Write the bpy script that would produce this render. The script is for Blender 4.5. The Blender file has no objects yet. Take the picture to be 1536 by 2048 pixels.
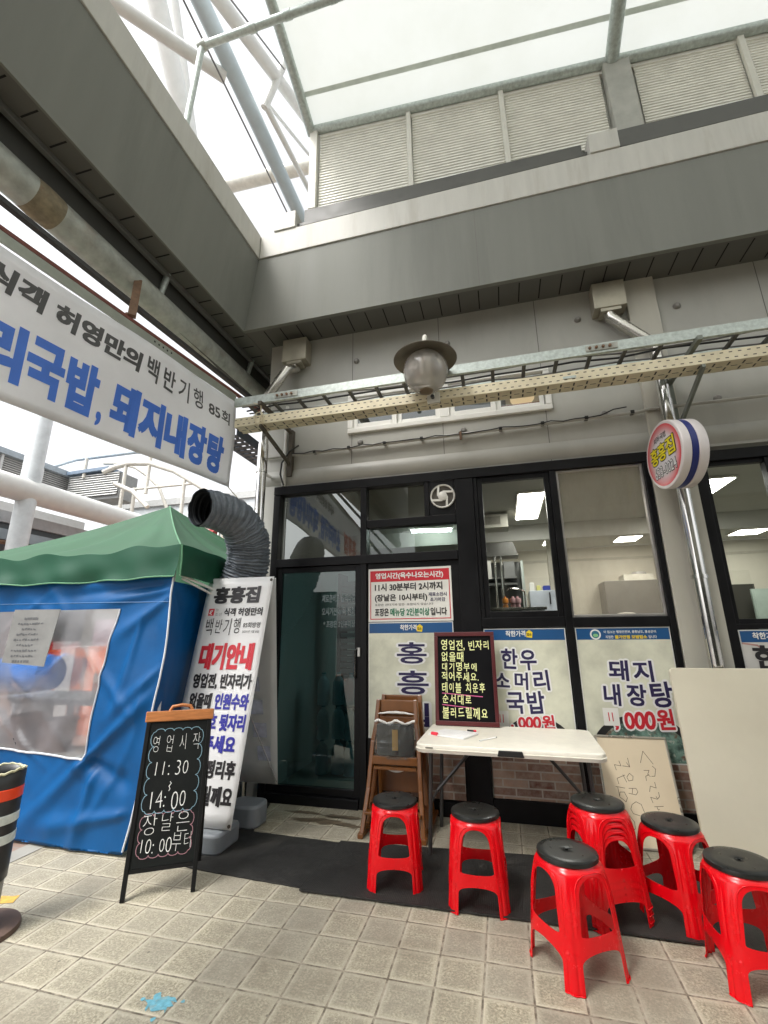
import bpy, bmesh, math, random
from mathutils import Vector as V, Matrix, noise as NZ
R = math.radians
sc = bpy.context.scene
COL = sc.collection
# ------------------------------------------------------------------ camera
H = 1.45
yaw, pitch, roll = R(14.4), R(15.273), R(-.552)
f_ = V((-math.sin(yaw)*math.cos(pitch), math.cos(yaw)*math.cos(pitch), math.sin(pitch)))
r_ = V((math.cos(yaw), math.sin(yaw), 0)); u_ = r_.cross(f_)
rr = r_*math.cos(roll)+u_*math.sin(roll); uu = u_*math.cos(roll)-r_*math.sin(roll)
cd = bpy.data.cameras.new('camera'); cam = bpy.data.objects.new('camera', cd); COL.objects.link(cam)
m3 = Matrix((rr, uu, -f_)).transposed()
cam.matrix_world = Matrix.Translation((0, 0, H)) @ m3.to_4x4()
cd.sensor_fit = 'AUTO'; cd.sensor_width = 36; cd.lens = 893.58/2048*36
cd.clip_start = .02; cd.clip_end = 500
sc.camera = cam
# ------------------------------------------------------------------ world, sun, exposure
w = bpy.data.worlds.new('World'); sc.world = w; w.use_nodes = True
nt = w.node_tree; bg = nt.nodes['Background']
sky = nt.nodes.new('ShaderNodeTexSky'); sky.sky_type = 'NISHITA'; sky.sun_disc = False
sky.sun_elevation = R(58); sky.sun_rotation = R(215); sky.air_density = 1.0; sky.dust_density = 5.0
hs = nt.nodes.new('ShaderNodeHueSaturation'); hs.inputs['Saturation'].default_value = .10
hs.inputs['Value'].default_value = 2.0
nt.links.new(sky.outputs[0], hs.inputs['Color']); nt.links.new(hs.outputs[0], bg.inputs[0])
bg.inputs[1].default_value = .15
sd = bpy.data.lights.new('sun', 'SUN'); sun = bpy.data.objects.new('sun', sd); COL.objects.link(sun)
sd.energy = 1.2; sd.angle = R(14); sd.color = (1, .95, .87)
sa, se = R(215), R(58)
sun.rotation_euler = V((-math.sin(sa)*math.cos(se), -math.cos(sa)*math.cos(se), -math.sin(se))).to_track_quat('-Z', 'Y').to_euler()
sc.view_settings.view_transform = 'Standard'; sc.view_settings.look = 'None'
sc.view_settings.exposure = .38; sc.view_settings.gamma = 1
sc.cycles.use_denoising = True
sc.cycles.max_bounces = 10; sc.cycles.diffuse_bounces = 5; sc.cycles.glossy_bounces = 5
sc.cycles.transmission_bounces = 8; sc.cycles.transparent_max_bounces = 16
sc.cycles.caustics_reflective = False; sc.cycles.caustics_refractive = False
sc.cycles.sample_clamp_indirect = 6

# ------------------------------------------------------------------ materials
def srgb(r, g, b):
    f = lambda c: (c/255/12.92) if c/255 <= .04045 else ((c/255+.055)/1.055)**2.4
    return (f(r), f(g), f(b), 1)
def C4(c): return tuple(c) if len(c) == 4 else tuple(c)+(1,)
class N:
    """small node-tree helper"""
    def __init__(s, m): s.m = m; s.t = m.node_tree; s.b = s.t.nodes.get('Principled BSDF')
    def n(s, typ, **kw):
        o = s.t.nodes.new(typ)
        for k, v in kw.items(): setattr(o, k, v)
        return o
    def l(s, a, b): s.t.links.new(a, b)
    def math(s, op, a, b=None):
        o = s.n('ShaderNodeMath', operation=op)
        for i, x in enumerate((a, b)):
            if x is None: continue
            if isinstance(x, (int, float)): o.inputs[i].default_value = x
            else: s.l(x, o.inputs[i])
        return o.outputs[0]
    def mix(s, fac, a, b, bt='MIX'):
        o = s.n('ShaderNodeMixRGB', blend_type=bt)
        for i, x in enumerate((fac, a, b)):
            if isinstance(x, (int, float)): o.inputs[i].default_value = x
            elif isinstance(x, tuple): o.inputs[i].default_value = C4(x)
            else: s.l(x, o.inputs[i])
        return o.outputs[0]
    def noise(s, scale, detail=4, rough=.55, vec=None, stretch=None):
        if vec is None:
            vec = s.n('ShaderNodeTexCoord').outputs['Object']
        if stretch:
            mp = s.n('ShaderNodeMapping'); mp.inputs['Scale'].default_value = stretch
            s.l(vec, mp.inputs['Vector']); vec = mp.outputs[0]
        o = s.n('ShaderNodeTexNoise'); o.inputs['Scale'].default_value = scale
        o.inputs['Detail'].default_value = detail; o.inputs['Roughness'].default_value = rough
        s.l(vec, o.inputs['Vector']); return o.outputs[0]
    def ramp(s, x, a, b, lo=0., hi=1.):
        o = s.n('ShaderNodeMapRange'); o.inputs['From Min'].default_value = a; o.inputs['From Max'].default_value = b
        o.inputs['To Min'].default_value = lo; o.inputs['To Max'].default_value = hi
        s.l(x, o.inputs['Value']); return o.outputs[0]
    def bump(s, h, strength, dist=.01):
        o = s.n('ShaderNodeBump'); o.inputs['Strength'].default_value = strength; o.inputs['Distance'].default_value = dist
        s.l(h, o.inputs['Height']); s.l(o.outputs[0], s.b.inputs['Normal'])
MATS = {}
def mat(name, col, rough=.5, metal=0, var=.12, scale=6, bump=0, bscale=60, spec=.5, coat=0, stain=0, stretch=None, stain_col=None, trans=0, rnd=0):
    if name in MATS: return MATS[name]
    m = bpy.data.materials.new(name); m.use_nodes = True; k = N(m); b = k.b
    c = C4(col)
    n1 = k.noise(scale, 5, .6, stretch=stretch)
    f = k.ramp(n1, .3, .7, 1-var, 1+var)
    hsv = k.n('ShaderNodeHueSaturation'); hsv.inputs['Color'].default_value = c
    if rnd: f = k.math('MULTIPLY', f, k.ramp(k.n('ShaderNodeObjectInfo').outputs['Random'], 0, 1, 1-rnd, 1+rnd))
    k.l(f, hsv.inputs['Value'])
    out = hsv.outputs[0]
    if stain:
        n2 = k.noise(scale*.35, 8, .7, stretch=stretch)
        out = k.mix(k.ramp(n2, .52, .72, 0, stain), out, stain_col or tuple(x*.45 for x in c[:3]))
    k.l(out, b.inputs['Base Color'])
    b.inputs['Metallic'].default_value = metal
    k.l(k.ramp(n1, .3, .7, max(0, rough-.06), min(1, rough+.08)), b.inputs['Roughness'])
    b.inputs['Specular IOR Level'].default_value = spec; b.inputs['Coat Weight'].default_value = coat
    if bump: k.bump(k.noise(bscale, 3), bump, .004)
    if trans:
        tr = k.n('ShaderNodeBsdfTranslucent'); k.l(out, tr.inputs[0]); mx = k.n('ShaderNodeMixShader')
        mx.inputs[0].default_value = trans; k.l(b.outputs[0], mx.inputs[1]); k.l(tr.outputs[0], mx.inputs[2])
        k.l(mx.outputs[0], k.t.nodes['Material Output'].inputs[0])
    MATS[name] = m; return m
def emit(name, col, s):
    if name in MATS: return MATS[name]
    m = bpy.data.materials.new(name); m.use_nodes = True; k = N(m)
    k.b.inputs['Base Color'].default_value = (.8, .8, .8, 1)
    k.b.inputs['Emission Color'].default_value = C4(col); k.b.inputs['Emission Strength'].default_value = s
    MATS[name] = m; return m
def glass(name, tint=(.9, .95, .93), refl=.06, rough=.0, haze=0, haze_col=(.5, .47, .4)):
    if name in MATS: return MATS[name]
    m = bpy.data.materials.new(name); m.use_nodes = True; k = N(m); t = k.t; t.nodes.remove(k.b)
    tr = k.n('ShaderNodeBsdfTransparent'); tr.inputs[0].default_value = C4(tint)
    gl = k.n('ShaderNodeBsdfGlossy'); gl.inputs['Roughness'].default_value = rough; gl.inputs[0].default_value = (.95, 1, .98, 1)
    fr = k.n('ShaderNodeLayerWeight'); fr.inputs[0].default_value = .28
    fac = k.math('ADD', k.math('MULTIPLY', fr.outputs['Fresnel'], 1.25), refl)
    mx = k.n('ShaderNodeMixShader'); k.l(fac, mx.inputs[0]); k.l(tr.outputs[0], mx.inputs[1]); k.l(gl.outputs[0], mx.inputs[2])
    out = mx.outputs[0]
    if haze:
        df = k.n('ShaderNodeBsdfDiffuse'); df.inputs[0].default_value = C4(haze_col)
        n1 = k.noise(2.2, 7, .65, stretch=(1.6, 1, .6)); m2 = k.n('ShaderNodeMixShader')
        k.l(k.ramp(n1, .25, .75, haze*.45, haze*1.3), m2.inputs[0]); k.l(out, m2.inputs[1]); k.l(df.outputs[0], m2.inputs[2]); out = m2.outputs[0]
    k.l(out, t.nodes['Material Output'].inputs[0]); MATS[name] = m; return m

# ------------------------------------------------------------------ mesh builder and naming
class MB:
    def __init__(s): s.v = []; s.f = []
    def add(s, vs, fs):
        o = len(s.v); s.v += [tuple(x) for x in vs]; s.f += [tuple(i+o for i in q) for q in fs]; return s
    def box(s, x0, x1, y0, y1, z0, z1):
        vs = [(x, y, z) for z in (z0, z1) for y in (y0, y1) for x in (x0, x1)]
        return s.add(vs, [(0, 2, 3, 1), (4, 5, 7, 6), (0, 1, 5, 4), (2, 6, 7, 3), (0, 4, 6, 2), (1, 3, 7, 5)])
    def obox(s, c, ax, ay, az):
        c, ax, ay, az = V(c), V(ax), V(ay), V(az)
        vs = [c+ax*i+ay*j+az*k for k in (-1, 1) for j in (-1, 1) for i in (-1, 1)]
        return s.add(vs, [(0, 2, 3, 1), (4, 5, 7, 6), (0, 1, 5, 4), (2, 6, 7, 3), (0, 4, 6, 2), (1, 3, 7, 5)])
    def bar(s, a, b, w, h, up=(0, 0, 1)):
        a, b = V(a), V(b); d = b-a; x = d.normalized().cross(V(up))
        if x.length < 1e-4: x = V((1, 0, 0))
        x.normalize(); y = x.cross(d.normalized())
        return s.obox((a+b)/2, x*w/2, d/2, y*h/2)
    def tube(s, pts, r, seg=10, cap=True):
        pts = [V(p) for p in pts]; n = len(pts); rs = r if isinstance(r, (list, tuple)) else [r]*n
        t0 = (pts[1]-pts[0]).normalized(); x = t0.orthogonal().normalized(); vs = []; fs = []
        for i, p in enumerate(pts):
            t = ((pts[min(i+1, n-1)]-p).normalized()+(p-pts[max(i-1, 0)]).normalized()).normalized()
            x = (x-t*x.dot(t)).normalized(); y = t.cross(x)
            for j in range(seg):
                a = 2*math.pi*j/seg; vs.append(p+(x*math.cos(a)+y*math.sin(a))*rs[i])
        for i in range(n-1):
            for j in range(seg):
                k = (j+1) % seg; fs.append((i*seg+j, i*seg+k, (i+1)*seg+k, (i+1)*seg+j))
        if cap: fs += [tuple(range(seg))[::-1], tuple(range((n-1)*seg, n*seg))]
        return s.add(vs, fs)
    def lathe(s, prof, c, axis=(0, 0, 1), seg=32):
        c = V(c); a = V(axis).normalized(); x = a.orthogonal().normalized(); y = a.cross(x); vs = []; fs = []
        for (r, h) in prof:
            for j in range(seg):
                t = 2*math.pi*j/seg; vs.append(c+a*h+(x*math.cos(t)+y*math.sin(t))*r)
        for i in range(len(prof)-1):
            for j in range(seg):
                k = (j+1) % seg; fs.append((i*seg+j, i*seg+k, (i+1)*seg+k, (i+1)*seg+j))
        return s.add(vs, fs)
    def grid(s, fn, nu, nv, flip=False):
        vs = [fn(i/nu, j/nv) for j in range(nv+1) for i in range(nu+1)]; fs = []
        for j in range(nv):
            for i in range(nu):
                a = j*(nu+1)+i; q = (a, a+1, a+nu+2, a+nu+1); fs.append(q[::-1] if flip else q)
        return s.add(vs, fs)
    def poly(s, pts): return s.add(pts, [tuple(range(len(pts)))])
    def prism(s, pts, d):
        n = len(pts); d = V(d); vs = [V(p) for p in pts]+[V(p)+d for p in pts]
        return s.add(vs, [tuple(range(n))[::-1], tuple(range(n, 2*n))]+[(i, (i+1) % n, n+(i+1) % n, n+i) for i in range(n)])
def build(name, mb, m, parent=None, smooth=False, bevel=0, solid=0, sub=0, label=None):
    me = bpy.data.meshes.new(name); me.from_pydata(mb.v, [], mb.f); me.update()
    b = bmesh.new(); b.from_mesh(me)
    if smooth or solid: bmesh.ops.remove_doubles(b, verts=b.verts, dist=1e-5)
    if len(b.faces) < 60000 and not getattr(mb, 'keep', False): bmesh.ops.recalc_face_normals(b, faces=b.faces)
    b.to_mesh(me); b.free()
    me.materials.append(m)
    if smooth:
        me.polygons.foreach_set('use_smooth', [True]*len(me.polygons))
        if smooth != 'all':
            try: me.set_sharp_from_angle(angle=R(38))
            except Exception: pass
    o = bpy.data.objects.new(name, me); COL.objects.link(o)
    if parent is not None:
        o.parent = parent
        if parent.type == 'EMPTY' and not parent.get('local'): o.location = -parent.location
    if solid: q = o.modifiers.new('solid', 'SOLIDIFY'); q.thickness = solid; q.offset = -1
    if bevel: q = o.modifiers.new('bevel', 'BEVEL'); q.width = bevel; q.segments = 2; q.limit_method = 'ANGLE'; q.angle_limit = R(40); q.harden_normals = False
    if label: o['label'] = label
    return o
def thing(name, label, cat, loc=(0, 0, 0), group=None, local=False, rz=0):
    o = bpy.data.objects.new(name, None); COL.objects.link(o); o.location = loc; o.rotation_euler = (0, 0, rz)
    o.empty_display_size = .1; o['label'] = label; o['category'] = cat
    if group: o['group'] = group
    if local: o['local'] = 1
    return o
def tag(o, label, cat, group=None, kind=None):
    if label: o['label'] = label
    if cat: o['category'] = cat
    if group: o['group'] = group
    if kind: o['kind'] = kind
    return o
def struct(name, mb, m, **k):
    o = build(name, mb, m, **k); o['kind'] = 'structure'; return o
def dup(root, loc, rz, label):
    r = root.copy(); COL.objects.link(r); r.location = loc; r.rotation_euler = (0, 0, rz); r['label'] = label
    for ch in root.children:
        c = ch.copy(); COL.objects.link(c); c.parent = r
        for g in ch.children:
            d = g.copy(); COL.objects.link(d); d.parent = c
    return r
# ------------------------------------------------------------------ lettering
_tc = {}
def glyphs(s, off):
    k = (s, off)
    if k in _tc: return _tc[k]
    c = bpy.data.curves.new('t', 'FONT'); c.body = s; c.size = 1; c.resolution_u = 3; c.offset = off
    o = bpy.data.objects.new('t', c); COL.objects.link(o); bpy.context.view_layer.update()
    me = bpy.data.meshes.new_from_object(o.evaluated_get(bpy.context.evaluated_depsgraph_get()))
    vs = [(v.co.x, v.co.y) for v in me.vertices]; fs = [tuple(p.vertices) for p in me.polygons]
    bpy.data.objects.remove(o); bpy.data.curves.remove(c); bpy.data.meshes.remove(me)
    _tc[k] = (vs, fs); return _tc[k]
class Face:
    """a flat sign face: origin, right and up vectors in metres"""
    def __init__(s, O, u, v): s.O, s.u, s.v = V(O), V(u).normalized(), V(v).normalized(); s.n = s.u.cross(s.v)
    def p(s, x, y, e=0): return s.O+s.u*x+s.v*y+s.n*e
    def rect(s, mb, x, y, w, h, e):
        return mb.add([s.p(x, y, e), s.p(x+w, y, e), s.p(x+w, y+h, e), s.p(x, y+h, e)], [(0, 1, 2, 3)])
    def poly(s, mb, pts, e): return mb.add([s.p(a, b, e) for a, b in pts], [tuple(range(len(pts)))])
    def frame(s, mb, x, y, w, h, t, e):
        s.rect(mb, x, y, w, t, e); s.rect(mb, x, y+h-t, w, t, e); s.rect(mb, x, y+t, t, h-2*t, e); s.rect(mb, x+w-t, y+t, t, h-2*t, e)
    def text(s, mb, t, x, y, w, h, off=.03, e=.0025, shear=0, grow=0, bold=0):
        """fit the string into the rectangle x,y,w,h; bold thickens upright strokes, grow adds an outline all round"""
        vs, fs = glyphs(t, min(off, .016)); bold = max(bold, off-.016)
        x0 = min(a for a, _ in vs); x1 = max(a for a, _ in vs); y0 = min(b for _, b in vs); y1 = max(b for _, b in vs)
        kx, ky = (w)/(x1-x0+2*bold), h/(y1-y0); x0 -= bold
        sh = [(-bold, -bold*.7), (bold, -bold*.7), (bold, bold*.7), (-bold, bold*.7)] if bold > 0 else [(0, 0)]; bold = max(0, bold)
        if grow: grow += bold; sh = [(grow*math.cos(R(a)), grow*math.sin(R(a))) for a in range(0, 360, 30)]
        for i, (dx, dy) in enumerate(sh):
            mb.add([s.p(x+(a+dx-x0)*kx+shear*(b-y0)*ky, y+(b+dy-y0)*ky, e+i*4e-5) for a, b in vs], fs)
    def hand(s, mb, t, x, y, w, h, off=0, e=.0025, seed=1, rot=5, grow=0):
        """hand lettering: every character set down on its own, a little turned and sized"""
        rd = random.Random(seed); adv = [(.5 if (c in ' ,.:()' or c.isdigit()) else 1) for c in t]; tot = sum(adv); cx = x
        b0 = max(0, off-.012); sh = [(b0, b0), (-b0, b0), (b0, -b0), (-b0, -b0)] if b0 else [(0, 0)]
        if grow: sh = [((grow+b0)*math.cos(R(a)), (grow+b0)*math.sin(R(a))) for a in range(0, 360, 30)]
        for j, (c, a) in enumerate(zip(t, adv)):
            cw = w*a/tot; ang = R(rd.uniform(-rot, rot)); sc_ = rd.uniform(.88, 1.08); dy = rd.uniform(-.06, .06)*h
            if c != ' ':
                vs, fs = glyphs(c, min(off, .012)); ca, sa_ = math.cos(ang), math.sin(ang); em = .94 if a == 1 else .55
                for i, (gx, gy) in enumerate(sh):
                    pts = []
                    for q, b in vs:
                        q2, b2 = (q-em/2)*sc_, (b-.38)*sc_
                        q2, b2 = q2*ca-b2*sa_+gx, q2*sa_+b2*ca+gy
                        pts.append(s.p(cx+cw/2+q2*cw/a, y+h/2+dy+b2*h/.92, e+i*4e-5+(j % 2)*2e-5))
                    mb.add(pts, fs)
            cx += cw
    def stroke(s, mb, pts, wd, e=.0025):
        for (a, b), (c, d) in zip(pts, pts[1:]):
            L = math.hypot(c-a, d-b) or 1e-6; nx, ny = -(d-b)/L*wd/2, (c-a)/L*wd/2; ex, ey = (c-a)/L*wd*.35, (d-b)/L*wd*.35
            mb.add([s.p(a+nx-ex, b+ny-ey, e), s.p(a-nx-ex, b-ny-ey, e), s.p(c-nx+ex, d-ny+ey, e), s.p(c+nx+ex, d+ny+ey, e)], [(0, 1, 2, 3)])
            e += .00002
def flat(name, mb, m, parent): mb.keep = True; return build(name, mb, m, parent)
def arcpts(cx, cy, rx, ry, a0, a1, n): return [(cx+rx*math.cos(R(a0+(a1-a0)*i/n)), cy+ry*math.sin(R(a0+(a1-a0)*i/n))) for i in range(n+1)]
def rrect(x0, x1, y0, y1, r, n=5):
    o = []
    for cx, cy, a in ((x1-r, y1-r, 0), (x0+r, y1-r, 90), (x0+r, y0+r, 180), (x1-r, y0+r, 270)):
        o += arcpts(cx, cy, r, r, a, a+90, n)
    return o

# ================================================================== THE SETTING: ground
def floor_mat():
    m = bpy.data.materials.new('paving'); m.use_nodes = True; k = N(m)
    tc = k.n('ShaderNodeTexCoord').outputs['Object']; sp = k.n('ShaderNodeSeparateXYZ'); k.l(tc, sp.inputs[0])
    wob = k.math('MULTIPLY', k.math('SUBTRACT', k.noise(3.1, 2, vec=tc), .5), .006)
    fx = k.math('DIVIDE', k.math('ADD', k.math('ADD', sp.outputs[0], .604+20.4), wob), .204)
    fy = k.math('DIVIDE', k.math('ADD', k.math('ADD', sp.outputs[1], 20.7-2.543), wob), .207)
    def edge(f):
        fr = k.math('FRACT', f); return k.math('MULTIPLY', k.math('MINIMUM', fr, k.math('SUBTRACT', 1, fr)), .205)
    d = k.math('MINIMUM', edge(fx), edge(fy))
    dn = k.math('ADD', d, k.math('MULTIPLY', k.math('SUBTRACT', k.noise(90, 3, vec=tc), .5), .003))
    groove = k.ramp(dn, .0034, .0058, 1, 0)
    rim = k.ramp(dn, .008, .03, 1, 0)
    cx = k.n('ShaderNodeCombineXYZ'); k.l(k.math('FLOOR', fx), cx.inputs[0]); k.l(k.math('FLOOR', fy), cx.inputs[1])
    wn = k.n('ShaderNodeTexWhiteNoise'); wn.noise_dimensions = '2D'; k.l(cx.outputs[0], wn.inputs['Vector'])
    fine = k.noise(95, 6, .75, vec=tc); mid = k.noise(22, 5, .7, vec=tc); big = k.noise(1.1, 6, .65, vec=tc)
    col = k.mix(k.ramp(fine, .40, .60), (.20, .176, .126), (.58, .53, .395))
    col = k.mix(k.ramp(mid, .42, .62, 0, .62), col, (.30, .272, .205))
    col = k.mix(k.math('MULTIPLY', rim, .62), col, (.66, .61, .475))
    col = k.mix(k.ramp(wn.outputs[0], 0, 1, 0, .55), col, (.29, .27, .225))
    col = k.mix(k.ramp(big, .45, .7, 0, .45), col, (.23, .205, .165))
    dirt = k.noise(.55, 8, .72, vec=tc); col = k.mix(k.ramp(dirt, .48, .66, 0, .5), col, (.20, .165, .11))
    scuff = k.noise(4.5, 7, .75, vec=tc); col = k.mix(k.ramp(scuff, .56, .70, 0, .42), col, (.17, .15, .115))
    spot = k.n('ShaderNodeTexVoronoi'); spot.inputs['Scale'].default_value = 7; k.l(tc, spot.inputs['Vector'])
    col = k.mix(k.math('MULTIPLY', k.ramp(spot.outputs['Distance'], .035, .06, 1, 0), .6), col, (.07, .06, .05))
    gcol = k.mix(k.ramp(mid, .4, .6), (.12, .098, .07), (.36, .32, .25))
    col = k.mix(groove, col, gcol)
    k.l(col, k.b.inputs['Base Color'])
    k.l(k.ramp(mid, .3, .7, .5, .8), k.b.inputs['Roughness'])
    hgt = k.math('ADD', k.math('MULTIPLY', k.ramp(dn, .001, .012), .8), k.math('MULTIPLY', fine, .28))
    k.bump(hgt, .7, .004)
    return m
def brick_mat(name, c1, c2, mortar, scale, vec_rot=None, rough=.6, bw=.5, rh=.25, ms=.02):
    m = bpy.data.materials.new(name); m.use_nodes = True; k = N(m)
    tc = k.n('ShaderNodeTexCoord').outputs['Object']
    if vec_rot:
        mp = k.n('ShaderNodeMapping'); mp.inputs['Rotation'].default_value = vec_rot; k.l(tc, mp.inputs['Vector']); tc = mp.outputs[0]
    b = k.n('ShaderNodeTexBrick'); b.inputs['Scale'].default_value = scale; k.l(tc, b.inputs['Vector'])
    b.inputs['Color1'].default_value = C4(c1); b.inputs['Color2'].default_value = C4(c2); b.inputs['Mortar'].default_value = C4(mortar)
    b.inputs['Mortar Size'].default_value = ms; b.inputs['Brick Width'].default_value = bw; b.inputs['Row Height'].default_value = rh; b.inputs['Bias'].default_value = 0
    n1 = k.noise(24, 6, .7); col = k.mix(k.ramp(n1, .35, .7, 0, .5), b.outputs['Color'], mortar)
    n2 = k.noise(5, 4, .6); col = k.mix(k.ramp(n2, .45, .7, 0, .35), col, tuple(x*.42 for x in c1[:3]))
    k.l(col, k.b.inputs['Base Color']); k.b.inputs['Roughness'].default_value = rough
    return m
paving = floor_mat()
def sheet(x0, x1, y0, y1, z): return MB().add([(x0, y0, z), (x1, y0, z), (x1, y1, z), (x0, y1, z)], [(0, 1, 2, 3)])
struct('ground', sheet(-150, 150, -150, 150, -.012), mat('asphalt', (.12, .115, .105), .9, var=.2))
struct('pavement', sheet(-3.3, 9, -7, 4.45, 0), paving)
struct('brick_paving', sheet(-13, -3.45, -7, 30, -.003), brick_mat('paver', (.26, .16, .12), (.32, .21, .165), (.26, .235, .21), 1, bw=.21, rh=.105, ms=.006))
struct('kerb_strip', MB().box(-3.45, -3.3, -7, 30, -.1, .004), mat('concrete', (.3, .29, .26), .85, bump=.3))
struct('side_lane', sheet(-3.3, -2.4, 4.45, 30, -.001), mat('asphalt', None))

def tray_mat():
    m = bpy.data.materials.new('beige_tray_steel'); m.use_nodes = True; k = N(m)
    sp = k.n('ShaderNodeSeparateXYZ'); k.l(k.n('ShaderNodeTexCoord').outputs['Object'], sp.inputs[0]); X, Y, Z = sp.outputs
    def band(v, a, b): return k.math('MULTIPLY', k.math('GREATER_THAN', v, a), k.math('LESS_THAN', v, b))
    fr = lambda v, p, o=0: k.math('FRACT', k.math('DIVIDE', k.math('ADD', v, 30+o), p))
    front = k.math('MULTIPLY', k.math('LESS_THAN', fr(X, .06), .38), band(Z, 3.476, 3.484))
    front = k.math('ADD', front, k.math('MULTIPLY', k.math('LESS_THAN', fr(X, .06, .03), .38), band(Z, 3.430, 3.438)))
    front = k.math('MULTIPLY', front, k.math('LESS_THAN', Y, 3.502))
    c = k.math('LESS_THAN', fr(X, .10), .13); rows = k.math('ADD', band(Y, 3.525, 3.572), band(Y, 3.60, 3.645))
    und = k.math('ADD', k.math('MULTIPLY', c, rows), k.math('MULTIPLY', band(fr(X, .10), .35, .8), band(Y, 3.582, 3.59)))
    und = k.math('MULTIPLY', und, k.math('LESS_THAN', Z, 3.4125))
    hole = k.math('MINIMUM', k.math('ADD', front, und), 1)
    n1 = k.noise(9, 6, .65); col = k.mix(k.ramp(n1, .4, .72, 0, .5), (.76, .69, .50), (.50, .43, .28))
    k.l(k.mix(hole, col, (.035, .03, .02)), k.b.inputs['Base Color']); k.b.inputs['Roughness'].default_value = .5
    return m
# ------------------------------------------------------------------ common materials
BLK = mat('black_aluminium', (.007, .007, .008), .38, var=.25, spec=.22)
CLAD = mat('grey_cladding', (.43, .425, .385), .42, .0, var=.06, scale=2.2, stain=.30, stretch=(1, 1, .35))
FASC = mat('grey_fascia_paint', (.215, .22, .197), .6, var=.06, scale=1.6, stain=.28, stretch=(3, 3, .25), spec=.2)
COPE = mat('pale_coping', (.53, .52, .475), .55, var=.07, scale=4, stain=.5, stretch=(3, 3, .35), stain_col=(.33, .30, .24))
SOFF = mat('soffit_panel', (.12, .118, .105), .5, var=.08, scale=3)
DARK = mat('dark_gap', (.012, .012, .012), .9)
GALV = mat('galvanised_steel', (.50, .55, .52), .48, .55, var=.22, scale=28, bump=.1)
RUSTY = mat('rusty_galvanised_pipe', (.42, .44, .40), .5, .25, var=.25, scale=9, stain=.45, stain_col=(.23, .12, .06))
STEEL = mat('polished_stainless', (.72, .71, .68), .12, 1, var=.05, scale=12)
WHITEP = mat('white_painted_steel', (.74, .74, .71), .4, var=.05)
WHITEPL = mat('white_plastic', (.78, .77, .72), .35, var=.04)
BEIGE = tray_mat()
LOUV = mat('louvre_grey', (.86, .85, .78), .45, .1, var=.06)
GLASS = glass('window_glass', (.93, .95, .92), .045)
TEAL = glass('door_glass', (.19, .38, .41), .045, haze=.02, haze_col=(.10, .26, .28))
HAZY = glass('hazy_glass', (.88, .86, .80), .03, haze=.32, haze_col=(.45, .41, .33))

# ================================================================== THE SHOP BUILDING
shop = thing('shop_building', 'grey metal clad shop building with black framed glass front under a deep eave', 'building', (-.5, 4.25, 0))
D = 4.2
wall = MB()
def wl(x0, x1, z0, z1): wall.box(x0, x1, D, D+.15, z0, z1)
wl(-2.45, -1.466, 2.995, 4.8); wl(.614, 8, 2.995, 4.8); wl(-1.466, .614, 2.995, 3.53); wl(-1.466, .614, 3.99, 4.8)
wl(-2.45, -2.292, 0, 2.995); wl(1.347, 1.695, 0, 2.995); wl(4.6, 8, 0, 2.995)
build('wall', wall, CLAD, shop)
build('side_wall', MB().box(-2.45, -2.3, D+.15, 9, 0, 4.8), CLAD, shop)
rg = MB()
for x in (-1.43, -.45, .55, 2.52, 3.5): build('seam', MB().box(x, x+.007, D-.0015, D+.01, 3.0, 4.8), mat('seam', (.16, .155, .14), .6), shop)
hb = MB()
hb.grid(lambda s, t: (-2.44+s*10.4, D-.028*math.sin(math.pi*t)-.001, 3.02+.17*t), 2, 10)
build('lower_cladding_roll', hb, CLAD, shop, smooth=True)
col = MB().box(1.352, 1.685, D-.05, D, 0.0, 2.95).box(1.40, 1.66, D-.05, D, 2.95, 4.8)
build('column', col, mat('pale_column', (.52, .50, .43), .5, var=.05, scale=3, stain=.2, stretch=(2, 2, .3)), shop, bevel=.004)
for x, z in ((-1.38, 4.42), (-.36, 4.45), (.95, 4.48), (1.83, 4.45), (3.1, 4.45), (-1.33, 3.42), (-.24, 3.42), (1.06, 3.42), (1.99, 3.44), (3.0, 3.42)):
    build('bolt', MB().lathe([(0, .034), (.016, .033), (.026, .024), (.031, .01), (.033, 0)], (x, D, z), (0, -1, 0), 16), mat('bolt_grey', (.3, .29, .27), .45, .3), shop, smooth=True)
# eave: soffit boards, fascia, coping
build('soffit', MB().box(-2.45, 8, 3.846, D, 4.795, 4.83), SOFF, shop)
build('soffit_return', MB().box(-2.61, -2.451, 3.846, 6, 4.7955, 4.83).box(-2.45, -2.3, 4.36, 6, 4.801, 4.83), SOFF, shop)
sf = MB(); x = -2.40
while x < 8: sf.box(x, x+.011, 3.90, D-.03, 4.7925, 4.7949); x += .20
build('soffit_slots', sf, DARK, shop)['kind'] = 'stuff'
build('soffit_backing', MB().box(-2.62, 8, 3.845, D+.1, 4.832, 4.86), DARK, shop)
fs = MB().prism([(-2.615, 3.83, 4.775), (8, 3.83, 4.775), (8, 3.83, 5.75), (-2.50, 3.83, 5.75)], (0, .015, 0)).box(-2.60, 8, 3.80, 3.845, 4.765, 4.774)
build('fascia', fs, FASC, shop)
build('fascia_seam', MB().box(.02, .026, 3.8285, 3.84, 4.78, 5.75), mat('seam', None), shop)
build('coping', MB().box(-2.47, 8, 3.815, 4.05, 5.751, 6.09), COPE, shop, bevel=.006)
for x0 in (-2.30, 1.20): build('coping_block', MB().box(x0, x0+.275, 3.80, 4.0, 6.092, 6.335), COPE, shop, bevel=.006)
build('roof_slab', MB().box(-2.5, 8, 4.05, 9, 5.6, 6.0), FASC, shop)
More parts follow.
